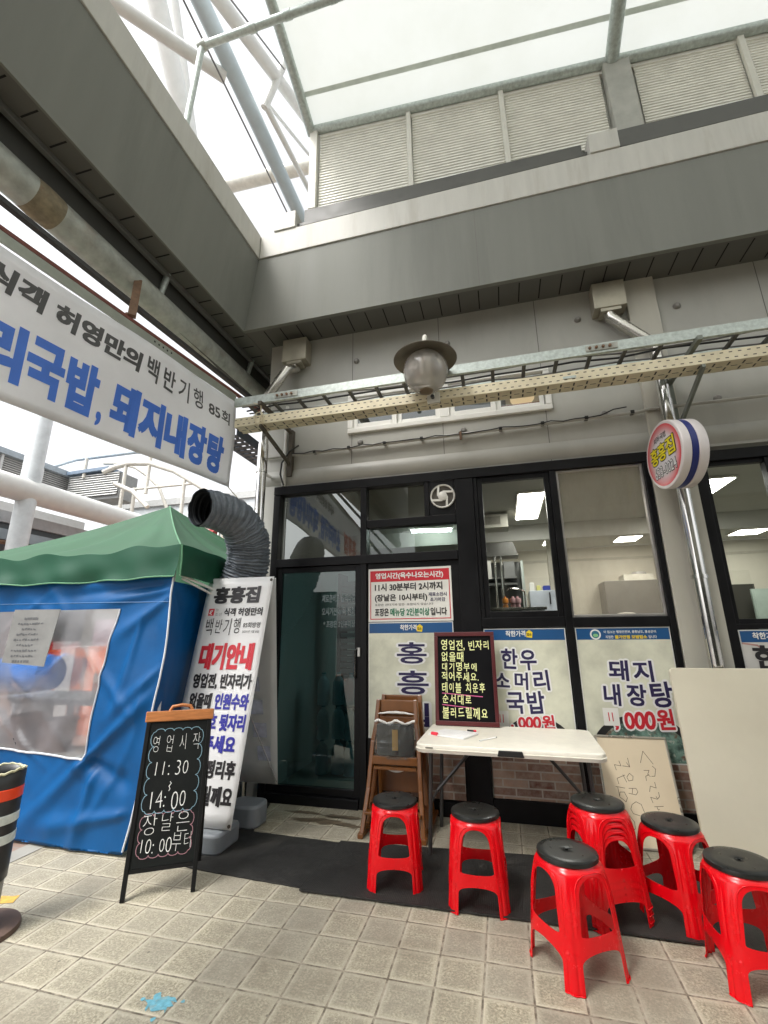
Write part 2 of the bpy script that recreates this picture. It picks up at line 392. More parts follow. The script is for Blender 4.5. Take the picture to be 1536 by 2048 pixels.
# black front frame
fr = MB()
def fb(x0, x1, z0, z1, y0=D-.045, y1=D+.06): fr.box(x0, x1, y0, y1, z0, z1)
fb(-2.29, 1.345, 2.90, 2.993)
for a, b in ((-2.29, -2.215), (-1.315, -1.25), (-.36, -.185), (.512, .572), (1.30, 1.345)): fb(a, b, .0, 2.898, D-.04)
fb(-2.213, -.362, 2.115, 2.20, D-.05); fb(-1.248, -.362, 2.47, 2.55, D-.038)
fb(-.662, -.612, 2.552, 2.898, D-.036)
fb(-2.213, -1.317, 0.0, .075, D-.06); fb(-1.248, -.362, 0.0, .11, D-.03); fb(-.183, 1.298, 0.0, .16, D-.03)
fb(-.183, .51, 1.495, 1.58, D-.035); fb(.574, 1.298, 1.49, 1.57, D-.035)
fb(-.183, -.15, 1.58, 2.897, D-.03)
build('front_frame', fr, BLK, shop, bevel=.004)
f2 = MB()
f2.box(1.69, 1.757, D-.04, D+.06, 0, 2.85); f2.box(1.69, 4.6, D-.045, D+.06, 2.852, 2.945); f2.box(3.0, 3.07, D-.04, D+.06, 0, 2.85); f2.box(1.759, 4.6, D-.03, D+.06, 1.46, 1.5); f2.box(1.759, 4.6, D-.03, D+.06, 0, .16); f2.box(1.759, 2.998, D-.02, D+.06, .165, 1.459)
f2.box(2.21, 2.255, D-.03, D+.05, 1.5, 2.85)
build('front_frame', f2, BLK, shop, bevel=.004)
def pane(name, x0, x1, z0, z1, m, y=D+.02, parent=None): return build(name, MB().add([(x0, y, z0), (x1, y, z0), (x1, y, z1), (x0, y, z1)], [(0, 1, 2, 3)]), m, parent or shop)
TR1 = glass('transom_glass', (.55, .58, .54), .12)
pane('transom_pane', -2.215, -1.315, 2.2, 2.9, TR1); pane('transom_pane', -1.25, -.662, 2.55, 2.9, glass('smoky_glass', (.62, .63, .58), .06))
pane('transom_pane', -1.25, -.36, 2.2, 2.47, glass('teal_transom_glass', (.62, .78, .76), .03))
# door: left leaf, sliding
dr = MB(); dr.box(-2.213, -2.16, D-.02, D+.03, .078, 2.113); dr.box(-1.37, -1.317, D-.02, D+.03, .078, 2.113); dr.box(-2.16, -1.37, D-.018, D+.03, 2.06, 2.113); dr.box(-2.16, -1.37, D-.018, D+.03, .078, .135)
door = build('door', dr, BLK, shop, bevel=.003)
pane('glass_pane', -2.16, -1.37, .135, 2.06, TEAL, D+.01, door)
build('handle', MB().tube([(-1.35, D-.02, 1.32), (-1.36, D-.05, 1.30), (-1.36, D-.05, 1.08), (-1.35, D-.02, 1.06)], .008, 8), STEEL, door, smooth=True)
build('lock', MB().box(-1.332, -1.305, D-.062, D-.04, 1.25, 1.33), mat('lock_grey', (.5, .5, .48), .35, .8), door, bevel=.004)
# right half of the doorway: solid leaf behind the posters
build('door_panel', MB().box(-1.248, -.362, D-.012, D+.02, .112, 2.113), BLK, shop)
# windows above the posters
def window(x0, x1, z0, z1, fw, m, fm, yo=0):
    q = MB(); y0, y1 = D-.012+yo, D+.04+yo
    q.box(x0, x0+fw, y0, y1, z0, z1); q.box(x1-fw, x1, y0, y1, z0, z1); q.box(x0+fw, x1-fw, y0, y1, z0, z0+fw*1.1); q.box(x0+fw, x1-fw, y0, y1, z1-fw, z1)
    o = build('window', q, fm, shop, bevel=.003); pane('pane', x0+fw, x1-fw, z0+fw*1.1, z1-fw, m, D+.015+yo, o); return o
window(-.15, .512, 1.58, 2.898, .048, GLASS, BLK)
window(.572, 1.30, 1.571, 2.898, .02, HAZY, mat('mill_aluminium', (.42, .40, .38), .35, .6))
w3 = window(1.759, 2.998, 1.5, 2.85, .035, glass('far_glass', (.80, .83, .78), .05), BLK); window(3.07, 4.6, 1.5, 2.85, .035, GLASS, BLK)
# spandrels behind posters
build('spandrel', MB().box(-.183, .51, D-.004, D+.03, .5, 1.494), BLK, shop); build('spandrel', MB().box(.574, 1.298, D-.004, D+.03, .5, 1.489), BLK, shop)
BRICKW = brick_mat('brick_wallpaper', (.15, .05, .033), (.44, .29, .21), (.45, .41, .35), 1, vec_rot=(R(-90), 0, 0), bw=.20, rh=.062, ms=.006)
build('brick_panel', MB().box(-.175, .505, D-.02, D-.0045, .165, .476), BRICKW, shop); build('brick_panel', MB().box(.58, 1.292, D-.02, D-.0045, .165, .476), BRICKW, shop)
build('brick_panel', MB().box(-.86, -.40, D-.03, D-.0125, .13, .55), BRICKW, shop)
# upper window band with white frames
uw = MB()
def ub(x0, x1, z0, z1, y0=D-.03): uw.box(x0, x1, y0, D+.08, z0, z1)
ub(-1.47, .618, 3.53, 3.585); ub(-1.47, .618, 3.95, 3.99); ub(-1.47, -1.41, 3.586, 3.949); ub(.56, .618, 3.586, 3.949); ub(-.47, -.37, 3.586, 3.949)
upw = build('upper_window', uw, WHITEPL, shop, bevel=.006)
for x0, x1 in ((-1.409, -.93), (-.929, -.471), (-.369, .09), (.091, .559)):
    q = MB(); t = .05; yy = D-.012 if x0 in (-1.409, -.369) else D+.02
    q.box(x0, x0+t, yy, yy+.035, 3.587, 3.948); q.box(x1-t, x1, yy, yy+.035, 3.587, 3.948); q.box(x0+t, x1-t, yy, yy+.035, 3.587, 3.64); q.box(x0+t, x1-t, yy, yy+.035, 3.9, 3.948)
    s_ = build('sash', q, WHITEPL, upw, bevel=.004); s_.location = (0, 0, 0)
    if x1 < .5: pane('pane', x0+t, x1-t, 3.64, 3.9, glass('upper_glass', (.35, .36, .33), .05), yy+.018, upw).location = (0, 0, 0)
    else: pane('pane', x0+t, x1-t, 3.64, 3.9, glass('upper_glass_clear', (.8, .78, .7), .03), yy+.018, upw).location = (0, 0, 0)
build('upper_room', MB().box(-1.4, .2, D+.3, D+.34, 3.5, 4.0), mat('room_grey', (.18, .175, .16), .8), shop)
build('upper_room_shelf', MB().box(.1, .6, D+.12, D+.16, 3.58, 3.70), mat('red_wood', (.30, .075, .03), .5), shop)
build('upper_room_back', MB().box(.2, .7, D+.30, D+.34, 3.5, 4.0), mat('cream', (.65, .58, .42), .8), shop)
build('upper_bulb', MB().lathe([(.0, -.07), (.08, -.05), (.12, 0), (.12, .05)], (.36, D+.17, 3.77), (0, 0, 1), 20), emit('warm_lamp', (1, .75, .4), .5), shop, smooth=True)
# inside of the shop
INW = mat('interior_wall', (.56, .53, .45), .8, var=.03)
build('interior_floor', MB().box(-2.3, 6, D+.151, 8.6, -.05, .01), mat('interior_floor', (.25, .24, .2), .5), shop)
build('interior_ceiling', MB().box(-2.3, 6, D+.151, 8.6, 2.92, 2.96), mat('interior_ceiling', (.50, .50, .46), .8, var=.03), shop)
iw = MB().box(-2.3, 6, 8.6, 8.7, 0.011, 2.919).box(6.0, 6.1, D+.15, 8.6, 0, 2.919)
build('interior_wall', iw, INW, shop)
ib = MB().box(-2.3, 6, 6.45, 6.6, 2.70, 2.919)
build('interior_beam', ib, mat('interior_ceiling', None), shop)
build('interior_partition', MB().box(-.42, -.36, 6.0, 8.6, 0.011, 2.7).box(.70, .86, 6.9, 7.0, .011, 2.919), INW, shop)
build('interior_dado', MB().box(-2.3, 6, 8.585, 8.599, 2.68, 2.72), mat('dado', (.42, .4, .34), .7), shop)
build('interior_side_room', MB().box(-1.75, -.5, 6.9, 6.95, .012, 2.1), mat('teal_dark_wall', (.018, .03, .032), .5), shop)

# ================================================================== LOUVRE SCREEN AND MEMBRANE ROOF
ztop = lambda x: 8.13-.088*(x+2.04)
zbot = lambda x: 6.80-.045*(x+2.04)
lv = thing('louvre_screen', 'pale grey louvred clerestory screen above the concrete coping', 'louvre screen', (0, 4.2, 6.4))
edges = [(-1.93, -.72), (-.66, .43), (.49, 1.56), (1.92, 2.92), (2.99, 4.1), (4.16, 5.3)]
for x0, x1 in edges:
    q = MB(); n = 27
    for i in range(n):
        t = (i+.5)/n
        a0 = zbot(x0)+(ztop(x0)-zbot(x0)-.06)*t; a1 = zbot(x1)+(ztop(x1)-zbot(x1)-.06)*t; h = .021
        q.add([(x0, 4.205, a0-h), (x1, 4.205, a1-h), (x1, 4.215, a1-h-.004), (x0, 4.215, a0-h-.004), (x0, 4.218, a0+h), (x1, 4.218, a1+h), (x1, 4.228, a1+h-.004), (x0, 4.228, a0+h-.004)],
              [(0, 1, 2, 3), (4, 7, 6, 5), (0, 4, 5, 1), (3, 2, 6, 7), (0, 3, 7, 4), (1, 5, 6, 2)])
    build('louvre_panel', q, LOUV, lv)
bk = MB().prism([(-1.93, 4.255, 6.7), (5.3, 4.255, 6.45), (5.3, 4.255, 7.47), (-1.93, 4.255, 8.13)], (0, .01, 0))
build('backing', bk, mat('louvre_backing', (.6, .6, .55), .6), lv)
def vpost(x0, x1, y0, y1, m, nm):
    q = MB().prism([(x0, y0, zbot(x0)-.06), (x1, y0, zbot(x1)-.06), (x1-.01, y0, ztop(x1)-.01), (x0-.01, y0, ztop(x0)-.01)], (0, y1-y0, 0)); build(nm, q, m, lv, bevel=.004)
PALE = mat('pale_trim', (.66, .65, .58), .5, var=.05)
vpost(-2.045, -1.94, 4.14, 4.26, PALE, 'corner_post'); vpost(1.60, 1.87, 4.13, 4.27, mat('concrete_post', (.42, .42, .38), .6, stain=.4), 'wide_post')
for x in (-.72, .43, 2.925, 4.1): vpost(x, x+.06, 4.16, 4.20, PALE, 'mullion')
build('head_strip', MB().prism([(-1.93, 4.20, ztop(-1.93)-.10), (5.3, 4.20, ztop(5.3)-.10), (5.3, 4.20, ztop(5.3)+.02), (-1.93, 4.20, ztop(-1.93)+.02)], (0, .05, 0)), LOUV, lv)
build('top_rail', MB().tube([(-2.05, 4.17, ztop(-2.05)), (5.4, 4.17, ztop(5.4))], .06, 12), GALV, lv, smooth=True)
ch = MB()
for x0, x1 in ((-2.02, 1.19), (1.485, 5.4)):
    ch.prism([(x0, 4.02, 6.28), (x1, 4.02, 6.24), (x1, 4.02, 6.50), (x0, 4.02, 6.57)], (0, .012, 0)); ch.prism([(x0, 4.033, 6.545), (x1, 4.033, 6.48), (x1, 4.033, 6.51), (x0, 4.033, 6.59)], (0, .15, 0))
    ch.box(x0, x1, 3.86, 4.02, 6.15, 6.19)
build('base_channel', ch, mat('channel_grey', (.09, .09, .08), .5, stain=.4), lv)
# roof
roofm = bpy.data.materials.new('membrane'); roofm.use_nodes = True; k = N(roofm)
d_ = k.n('ShaderNodeBsdfDiffuse'); t_ = k.n('ShaderNodeBsdfTranslucent'); mx = k.n('ShaderNodeMixShader'); mx.inputs[0].default_value = .40
cc = k.mix(k.ramp(k.noise(.9, 6, .6), .4, .75, 0, .55), (.80, .83, .80), (.68, .71, .64)); k.l(cc, d_.inputs[0]); k.l(cc, t_.inputs[0])
k.l(d_.outputs[0], mx.inputs[1]); k.l(t_.outputs[0], mx.inputs[2]); k.l(mx.outputs[0], k.t.nodes['Material Output'].inputs[0])
rf = thing('canopy_roof', 'white translucent membrane canopy on grey pipe ribs over the alley', 'canopy', (1, 1, 8.2))
def roofz(x, y):
    t = (4.2-y); return ztop(min(x, 3))+.04+.36*t-.0428*t*t
XL, XR = -2.04, 10
build('membrane', MB().grid(lambda s, t: (XL+(XR-XL)*s, 4.16-8.2*t, roofz(XL+(XR-XL)*s, 4.16-8.2*t)), 12, 24), roofm, rf, smooth='all')
build('seam', MB().grid(lambda s, t: (XL+.02+(XR-XL)*s, 3.86-.05*t, roofz(XL+(XR-XL)*s, 3.86-.05*t)-.006), 12, 1), mat('membrane_seam', (.55, .58, .52), .7, trans=.4), rf)
build('seam', MB().grid(lambda s, t: (XL+.02+(XR-XL)*s, 2.76-.05*t, roofz(XL+(XR-XL)*s, 2.76-.05*t)-.006), 12, 1), mat('membrane_seam', None), rf)
for x, r in ((-2.05, .062), (1.69, .075), (5.4, .075)):
    build('rib', MB().tube([(x, 4.2-8.3*i/16, roofz(x, 4.2-8.3*i/16)-.07) for i in range(17)], r, 12), GALV, rf, smooth=True)
# fire main pipe crossing under the roof edge
pp = thing('service_pipe', 'thin galvanised pipe bent down beside the membrane roof edge', 'pipe', (-2.5, 2.6, 7.2))
build('pipe_run', MB().tube([(-2.54, 2.6, 7.27), (2.0, 2.6, 7.22)], .036, 12), GALV, pp, smooth=True)
build('pipe_drop', MB().tube([(-2.54, 2.6, 7.27), (-2.60, 2.6, 6.2)], .03, 12), GALV, pp, smooth=True)
build('elbow', MB().lathe([(.0, -.05), (.045, -.045), (.048, 0), (.045, .045), (0, .05)], (-2.54, 2.6, 7.265), (1, 0, .3), 12), RUSTY, pp, smooth=True)
for x in (-2.0, -1.62, -1.15): build('coupling', MB().tube([(x, 2.6, 7.262), (x+.07, 2.6, 7.261)], .043, 12), GALV, pp, smooth=True)

# ================================================================== SIDE EAVE (left) and its pipes
ev = thing('side_eave', 'grey steel boxed eave beam running out from the building corner', 'eave', (-2.6, 0, 4.8))
def skew(mb, k=.023):
    mb.v = [(x-k*(3.83-y), y, z) for x, y, z in mb.v]; return mb
build('fascia', skew(MB().prism([(-2.62, -6, 4.775), (-2.60, -6, 4.775), (-2.49, -6, 5.75), (-2.51, -6, 5.75)], (0, 9.828, 0))), FASC, ev)
build('coping', skew(MB().box(-2.72, -2.475, -6, 3.812, 5.751, 6.085).box(-2.72, -2.478, 3.812, 4.05, 5.751, 6.085)), COPE, ev, bevel=.006)
build('soffit', skew(MB().box(-2.93, -2.612, -6, 6, 4.79, 4.82)), SOFF, ev)
q = MB(); y = -5.9
while y < 6: q.box(-2.80, -2.655, y, y+.011, 4.787, 4.7899); y += .2
build('soffit_slots', skew(q), DARK, ev)
build('soffit_backing', skew(MB().box(-2.95, -2.63, -6, 6, 4.825, 4.86)), DARK, ev)
build('edge_rail', skew(MB().box(-2.85, -2.805, -6, 6, 4.745, 4.789), .028), mat('rail_grey', (.20, .205, .195), .45, .2), ev, bevel=.004)
build('web_plate', skew(MB().box(-2.92, -2.88, -6, 6, 4.36, 4.80), .03), mat('web_dark', (.065, .066, .06), .5), ev)
bp = thing('overhead_pipe', 'large weathered steel pipe hung beneath the side eave', 'pipe', (-2.95, 0, 4.4))
pz = lambda y: (-3.0+.032*(y-1.5), y, 4.455+.012*(y-1.5))
build('pipe_run', MB().tube([pz(-6), pz(6.5)], .125, 24), RUSTY, bp, smooth=True)
for y in (2.9, 4.35): build('hanger', MB().tube([(pz(y)[0]+.10, y, 4.789), (pz(y)[0]+.04, y, pz(y)[2]+.08)], .03, 10), GALV, bp, smooth=True)
q = MB().tube([pz(1.72), pz(1.80), pz(1.84), pz(1.92)], [.126, .131, .131, .126], 28)
build('rust_patch', q, mat('rusty_joint', (.24, .20, .13), .8, var=.35, scale=14, stain=.9, stain_col=(.20, .09, .06)), bp, smooth=True)
rk = thing('banner_rail', 'thin dark and red oxide steel rails with a rusty clamp above the hanging banner', 'rail', (-2.7, 0, 4.0))
rl = lambda y, x0, z: V((x0-.082*(3.7-y), y, z-(.044*(3.7-y) if z < 4 else 0)))
build('dark_rail', MB().bar(rl(-6, -2.67, 4.095), rl(4.6, -2.67, 4.095), .045, .035), mat('dark_steel', (.03, .03, .03), .5), rk)
build('red_rail', MB().bar(rl(-6, -2.58, 3.93), rl(4.2, -2.58, 3.93), .03, .028), mat('red_oxide', (.17, .05, .035), .6), rk)
build('perforated_angle', MB().bar(rl(-6, -2.565, 3.868), rl(3.72, -2.565, 3.868), .012, .075), mat('angle_grey', (.33, .35, .30), .5, .3), rk)
q = MB()
for i in range(5):
    q = MB(); q.obox(rl(2.65+.045*i, -2.558, 3.873-.003*(i % 2)), (.001, 0, 0), (0, .007, 0), (0, 0, .007)); build('angle_hole', q, DARK, rk)
build('clamp', MB().bar(rl(2.42, -2.57, 3.96), (pz(2.60)[0]+.10, 2.60, pz(2.6)[2]-.02), .06, .035), mat('rust', (.20, .12, .075), .8, var=.3, scale=20), rk, bevel=.003)
build('clamp_bolt', MB().tube([rl(2.42, -2.62, 3.97), rl(2.42, -2.62, 3.999)], .014, 8), mat('rust', None), rk)

# ================================================================== TUBULAR STEEL ROOF TRUSS over the crossing lane
tr = thing('roof_truss', 'white tubular steel roof truss seen through the open gap in the canopy', 'truss', (-4, 6, 9))
def tb(a, b, r, m=WHITEP, nm='tube'): build(nm, MB().tube([a, b], r, 12), m, tr, smooth=True)
tb((-5.5, 2.05, 10), (-3.62, 4.25, 10), .10); tb((-5, 3.2, 13.3), (-5, 5.4, 9.9), .17); tb((-5.2, 4.1, 14.1), (-5.2, 5.6, 10.4), .1)
BLUEW = mat('bluish_white_steel', (.50, .58, .62), .35, var=.05)
tb((-3.5, 2.4, 10.2), (-3.5, 8.2, 9.86), .13, BLUEW, 'main_tube')
tb((-3.12, 2.4, 8.75), (-3.12, 5.9, 8.55), .012, mat('cable_grey', (.2, .2, .2), .5), 'cable')
tb((-3, 2.6, 9.1), (-3, 6.2, 11.45), .10); tb((-2.8, 2.6, 8.9), (-2.8, 4.6, 10.4), .012, mat('cable_grey', None), 'cable')
tb((-3.2, 4.74, 9.9), (-2.75, 4.65, 10.9), .06); tb((-3.2, 4.8, 10.0), (-3.2, 6.9, 10.33), .05); tb((-3.2, 4.8, 10.1), (-3.2, 6.8, 11.35), .03)
tb((-8.5, 9, 14.7), (-3.6, 9, 14.5), .2, mat('cream_steel', (.82, .80, .72), .4), 'tie_tube')

# ================================================================== FAR SIDE OF THE LANE
fb2 = thing('far_market_building', 'pale market building with louvred upper storey across the side lane', 'building', (-18, 8, 0))
FARW = mat('far_wall', (.60, .62, .62), .6, var=.06); FBLUE = mat('far_blue_grey', (.36, .42, .47), .5)
build('wall', MB().box(-20, -17.6, -4, 14.8, 0, 2.6), mat('far_shopfront', (.24, .25, .26), .6), fb2)
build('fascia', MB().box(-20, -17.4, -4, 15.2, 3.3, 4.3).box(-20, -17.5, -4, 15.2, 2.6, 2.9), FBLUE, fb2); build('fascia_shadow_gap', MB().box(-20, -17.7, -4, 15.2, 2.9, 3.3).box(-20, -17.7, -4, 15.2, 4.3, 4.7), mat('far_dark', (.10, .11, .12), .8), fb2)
build('parapet', MB().box(-20, -17.5, -4, 15.2, 4.7, 6.3), FARW, fb2)
q = MB(); z = 6.75
while z < 8.0: q.add([(-17.6, -2, z), (-17.6, 14.5, z), (-17.66, 14.5, z+.06), (-17.66, -2, z+.06)], [(0, 1, 2, 3)]); z += .085
build('louvre_panel', q, mat('far_louvre', (.66, .66, .64), .5), fb2); build('louvre_backing', MB().box(-17.9, -17.7, -2, 14.5, 6.6, 8.05), mat('far_louvre_back', (.30, .31, .31), .7), fb2)
for y in [-1+1.55*i for i in range(11)]: build('mullion', MB().box(-17.62, -17.54, y, y+.09, 6.6, 8.05), FARW, fb2)
build('top_rail', MB().box(-17.8, -17.45, -2, 14.6, 8.05, 8.27), FBLUE, fb2)
wf = thing('pipe_gantry', 'white tubular steel column carrying a thick horizontal pipe across the lane', 'steel frame', (-8, 5.72, 0))
build('column', MB().tube([(-8, 5.74, 0), (-8, 5.74, 7.5)], .155, 20), mat('blue_white_paint', (.66, .70, .72), .35), wf, smooth=True)
build('pipe_run', MB().tube([(-8.0, -3, 3.93), (-8.0, 14, 3.98)], .215, 24), WHITEP, wf, smooth=True)
gd = thing('lane_girder', 'blue grey steel girders stacked below the thick white pipe across the lane', 'girder', (-8.4, 5, 3))
build('beam', MB().box(-8.5, -8.3, -3, 14, 3.40, 3.60), mat('girder_grey', (.40, .40, .41), .5), gd); build('beam', MB().box(-8.5, -8.32, -3, 14, 3.11, 3.29), FBLUE, gd)
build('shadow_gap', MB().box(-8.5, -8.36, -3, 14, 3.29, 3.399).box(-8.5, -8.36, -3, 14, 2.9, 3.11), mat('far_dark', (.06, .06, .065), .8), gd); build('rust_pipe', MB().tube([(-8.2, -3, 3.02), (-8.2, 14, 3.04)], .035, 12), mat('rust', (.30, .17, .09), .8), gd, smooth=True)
build('lower_wall', MB().box(-8.6, -8.5, -3, 5.2, 0, 2.9), mat('far_wall', None), gd)
dsg = thing('distant_round_sign', 'small round red rimmed shop sign glimpsed behind the tent roof and black duct', 'sign', (-5.95, 8, 3.8))
build('face', MB().lathe([(0, 0), (.24, 0)], (-5.95, 8.0, 3.80), (0, -1, 0), 32), mat('distant_sign_pink', (.70, .50, .48), .5), dsg); build('rim', MB().lathe([(.20, .004), (.29, .004), (.30, -.02), (.30, -.15), (0, -.15)], (-5.95, 8.0, 3.80), (0, -1, 0), 32), mat('distant_sign_red', (.55, .10, .10), .5), dsg, smooth=True)
build('post', MB().tube([(-5.7, 8.1, 0), (-5.7, 8.1, 4.0)], .05, 12), STEEL, dsg, smooth=True)
lct = thing('lane_cable_tray', 'dark perforated cable tray running back along the side lane past the downpipe', 'cable tray', (-3.2, 6, 3.85))
build('side_plate', MB().box(-3.36, -3.352, 4.5, 8, 3.86, 3.99).box(-3.048, -3.04, 4.5, 8, 3.86, 3.99), mat('tray_blue_grey', (.07, .085, .11), .5, .3), lct)
q = MB()
for i in range(30): q.box(-3.351, -3.049, 4.5+.115*i, 4.58+.115*i, 3.86, 3.866)
for x in (-3.30, -3.20, -3.10): q.box(x-.022, x+.022, 4.5, 8, 3.867, 3.872)
build('bed', q, mat('tray_blue_grey', None), lct)
arch = thing('distant_canopy_frame', 'arched canopy frame of pale steel tubes rising behind the tent', 'canopy frame', (-14, 14, 6))
def ar(p, r, y=14, nm='tube', m=None): build(nm, MB().tube([(a, y, b) for a, b in p], r, 10), m or mat('pale_frame', (.60, .58, .52), .5), arch, smooth=True)
ar([(-15.6, 8.05), (-15.0, 8.22), (-14.3, 8.30), (-13.3, 8.18), (-12.1, 7.73), (-10.8, 6.95), (-9.9, 6.2)], .11, nm='arch')
ar([(-19.4, 8.62), (-17.5, 8.92), (-15.5, 8.96)], .06, 14.3, m=FBLUE); ar([(-17.5, 8.92), (-14.4, 8.92), (-12, 8.6)], .07, 14.3, m=FBLUE)
ar([(-16.3, 8.72), (-15.4, 8.62), (-14.6, 8.36), (-13.9, 7.9), (-13.28, 7.33), (-12.75, 6.35)], .07, 14.6, nm='arch'); ar([(-14.5, 7.3), (-13.6, 6.9), (-12.8, 6.2)], .09, 13.6, nm='arch')
ar([(-19.3, 8.8), (-18.3, 8.6), (-17.2, 8.1)], .06, 14.8, nm='arch')
for x, z0, z1 in ((-14.5, 5.4, 8.2), (-13.35, 6.9, 8.5), (-16.6, 7.9, 8.75), (-11.6, 5.6, 7.4), (-13.9, 6.1, 7.2)): ar([(x, z0), (x, z1)], .07, nm='post')
ar([(-14.4, 7.15), (-11.0, 7.12)], .05, nm='rail')
fm = thing('distant_market_block', 'pale panelled market block at the end of the side lane', 'building', (-11, 17, 0))
build('wall', MB().box(-18, -2.2, 16.5, 19, 0, 7.2), mat('distant_wall', (.58, .62, .64), .6), fm); build('cornice', MB().box(-18, -2.2, 16.4, 16.5, 7.2, 7.5).box(-18, -2.2, 16.4, 16.5, 5.9, 6.05), mat('distant_trim', (.45, .46, .45), .6), fm)
build('lower_wall', MB().box(-18, -2.2, 16.42, 16.5, 0, 5.88), mat('distant_beige', (.60, .55, .46), .7), fm)
lb = thing('louvre_box', 'small blue roofed louvred roof box behind the tent', 'roof vent', (-16.5, 14, 7.5))
q = MB(); z = 7.05
while z < 8.0: q.add([(-17.4, 14, z), (-14.8, 14, z), (-14.8, 14.05, z+.07), (-17.4, 14.05, z+.07)], [(0, 1, 2, 3)]); z += .1
build('louvre_panel', q, mat('far_louvre', None), lb); build('roof', MB().prism([(-17.9, 13.9, 8.05), (-15.3, 13.9, 8.12), (-15.3, 13.9, 8.25), (-17.9, 13.9, 8.2)], (0, 1, 0)), mat('slate_blue', (.16, .22, .30), .5), lb)
build('core', MB().box(-17.4, -14.8, 14.1, 15, 6.9, 8.0), mat('far_louvre_back', None), lb)
# opposite side of the alley (only seen mirrored in the shop glass)
op = thing('opposite_building', 'grey shop building on the opposite side of the alley, seen mirrored in the glass', 'building', (2, -4.6, 0))
build('wall', MB().box(-2.4, 9, -5.0, -4.6, 0, 4.8), CLAD, op); build('fascia', MB().box(-2.5, 9, -4.25, -4.2, 4.78, 5.75), FASC, op); build('coping', MB().box(-2.5, 9, -4.4, -4.2, 5.75, 6.1), COPE, op)
build('louvre_panel', MB().box(-2.0, 9, -4.65, -4.6, 6.2, 7.9), LOUV, op); build('soffit', MB().box(-2.5, 9, -4.6, -4.25, 4.8, 4.84), SOFF, op)
q = MB()
for x in (-1.8, .2, 2.2, 4.2): q.box(x, x+1.8, -4.6, -4.57, .3, 2.9)
build('shop_window', q, mat('dark_window', (.03, .035, .035), .15), op)

# ================================================================== POSTERS AND SIGNS ON THE FRONT
NAVY = mat('navy_ink', (.022, .016, .075), .45, var=0); WHT = mat('white_ink', (.80, .80, .78), .45, var=0); RED = mat('red_ink', (.58, .02, .035), .45, var=0)
BLKI = mat('black_ink', (.018, .016, .018), .45, var=0); YEL = mat('yellow_ink', (.85, .62, .03), .45, var=0); HBLUE = mat('header_blue', (.012, .085, .24), .4, var=.03)
PSTONE = mat('poster_stone_print', (.66, .66, .53), .42, var=.2, scale=3.5, stain=.6, stain_col=(.36, .365, .28))
def poster(x0, x1, z0, z1, label, y=D-.020, hd=.09, stone=None, root=True):
    p = thing('poster', label, 'poster', ((x0+x1)/2, y, z0), 'menu posters on the shop front')
    F = Face((0, y-.0025, 0), (1, 0, 0), (0, 0, 1))
    build('sheet', MB().box(x0, x1, y-.002, y, z0, z1), mat('poster_white_edge', (.75, .75, .72), .45), p)
    q = MB(); F.rect(q, x0+.008, z0+.008, x1-x0-.016, z1-z0-.016-hd, .0006); flat('print', q, stone or PSTONE, p)
    q = MB(); F.rect(q, x0+.008, z1-.008-hd, x1-x0-.016, hd, .0006); flat('header', q, HBLUE, p)
    return p, F
def outlined(p, F, items, m, grow=.06, off=.03, hand=False, om=None, oname='lettering_outline'):
    a, b = MB(), MB()
    for i, (t, x, z, w_, h) in enumerate(items):
        if hand:
            F.hand(a, t, x, z, w_, h, off, .0016+i*6e-4/8, seed=i+3, rot=4, grow=grow); F.hand(b, t, x, z, w_, h, off, .0034, seed=i+3, rot=4)
        else:
            F.text(a, t, x, z, w_, h, off, .0016+i*6e-4/8, grow=grow); F.text(b, t, x, z, w_, h, off, .0034)
    if grow: flat(oname, a, om or WHT, p)
    flat('lettering', b, m, p)
def emblem(p, F, x, z, s):
    q = MB(); F.poly(q, [(x, z), (x+s*.82, z-.1*s), (x+s*.95, z+.7*s), (x+s*.5, z+1.05*s), (x+.05*s, z+.75*s)], .0018); flat('price_tag_emblem', q, YEL, p)
    q = MB(); F.text(q, '업소', x+.12*s, z+.2*s, .66*s, .4*s, .03, .003); flat('emblem_lettering', q, BLKI, p)
def bowl(p, F, cx, cz, rx, rz, x0, x1, z0):
    q = MB()
    def ell(a, b, e, m_, nm, n=40):
        q = MB(); pts = [(min(max(cx+a*math.cos(2*math.pi*i/n), x0), x1), max(cz+b*math.sin(2*math.pi*i/n), z0)) for i in range(n)]
        F.poly(q, pts, e); flat(nm, q, m_, p)
    ell(rx, rz, .0008, mat('bowl_black', (.02, .02, .02), .4), 'bowl_picture'); ell(rx*.84, rz*.82, .0011, soupm, 'soup_picture')
soupm = bpy.data.materials.new('soup_print'); soupm.use_nodes = True; k = N(soupm)
c_ = k.mix(k.ramp(k.noise(14, 6, .6), .42, .6), (.05, .09, .075), (.20, .33, .27)); c_ = k.mix(k.ramp(k.noise(23, 4, .6), .58, .66), c_, (.45, .50, .43)); c_ = k.mix(k.ramp(k.noise(9, 3, .6), .6, .68), c_, (.16, .07, .04))
k.l(c_, k.b.inputs['Base Color']); k.b.inputs['Roughness'].default_value = .45
p, F = poster(-1.236, -.44, .56, 1.555, 'stone grey poster with three big stacked navy characters, partly behind the high chairs', D-.0135)
outlined(p, F, [('홍', -.965, 1.19, .275, .185), ('흥', -.965, .93, .285, .20), ('집', -.945, .67, .26, .19)], NAVY, .07, .02)
outlined(p, F, [('착한가격', -.93, 1.482, .155, .05)], WHT, 0, .03); emblem(p, F, -.775, 1.472, .06)
p, F = poster(-.175, .502, .48, 1.486, 'stone grey menu poster with five navy words over three lines, behind the folding table')
bowl(p, F, .20, .60, .26, .18, -.165, .492, .49)
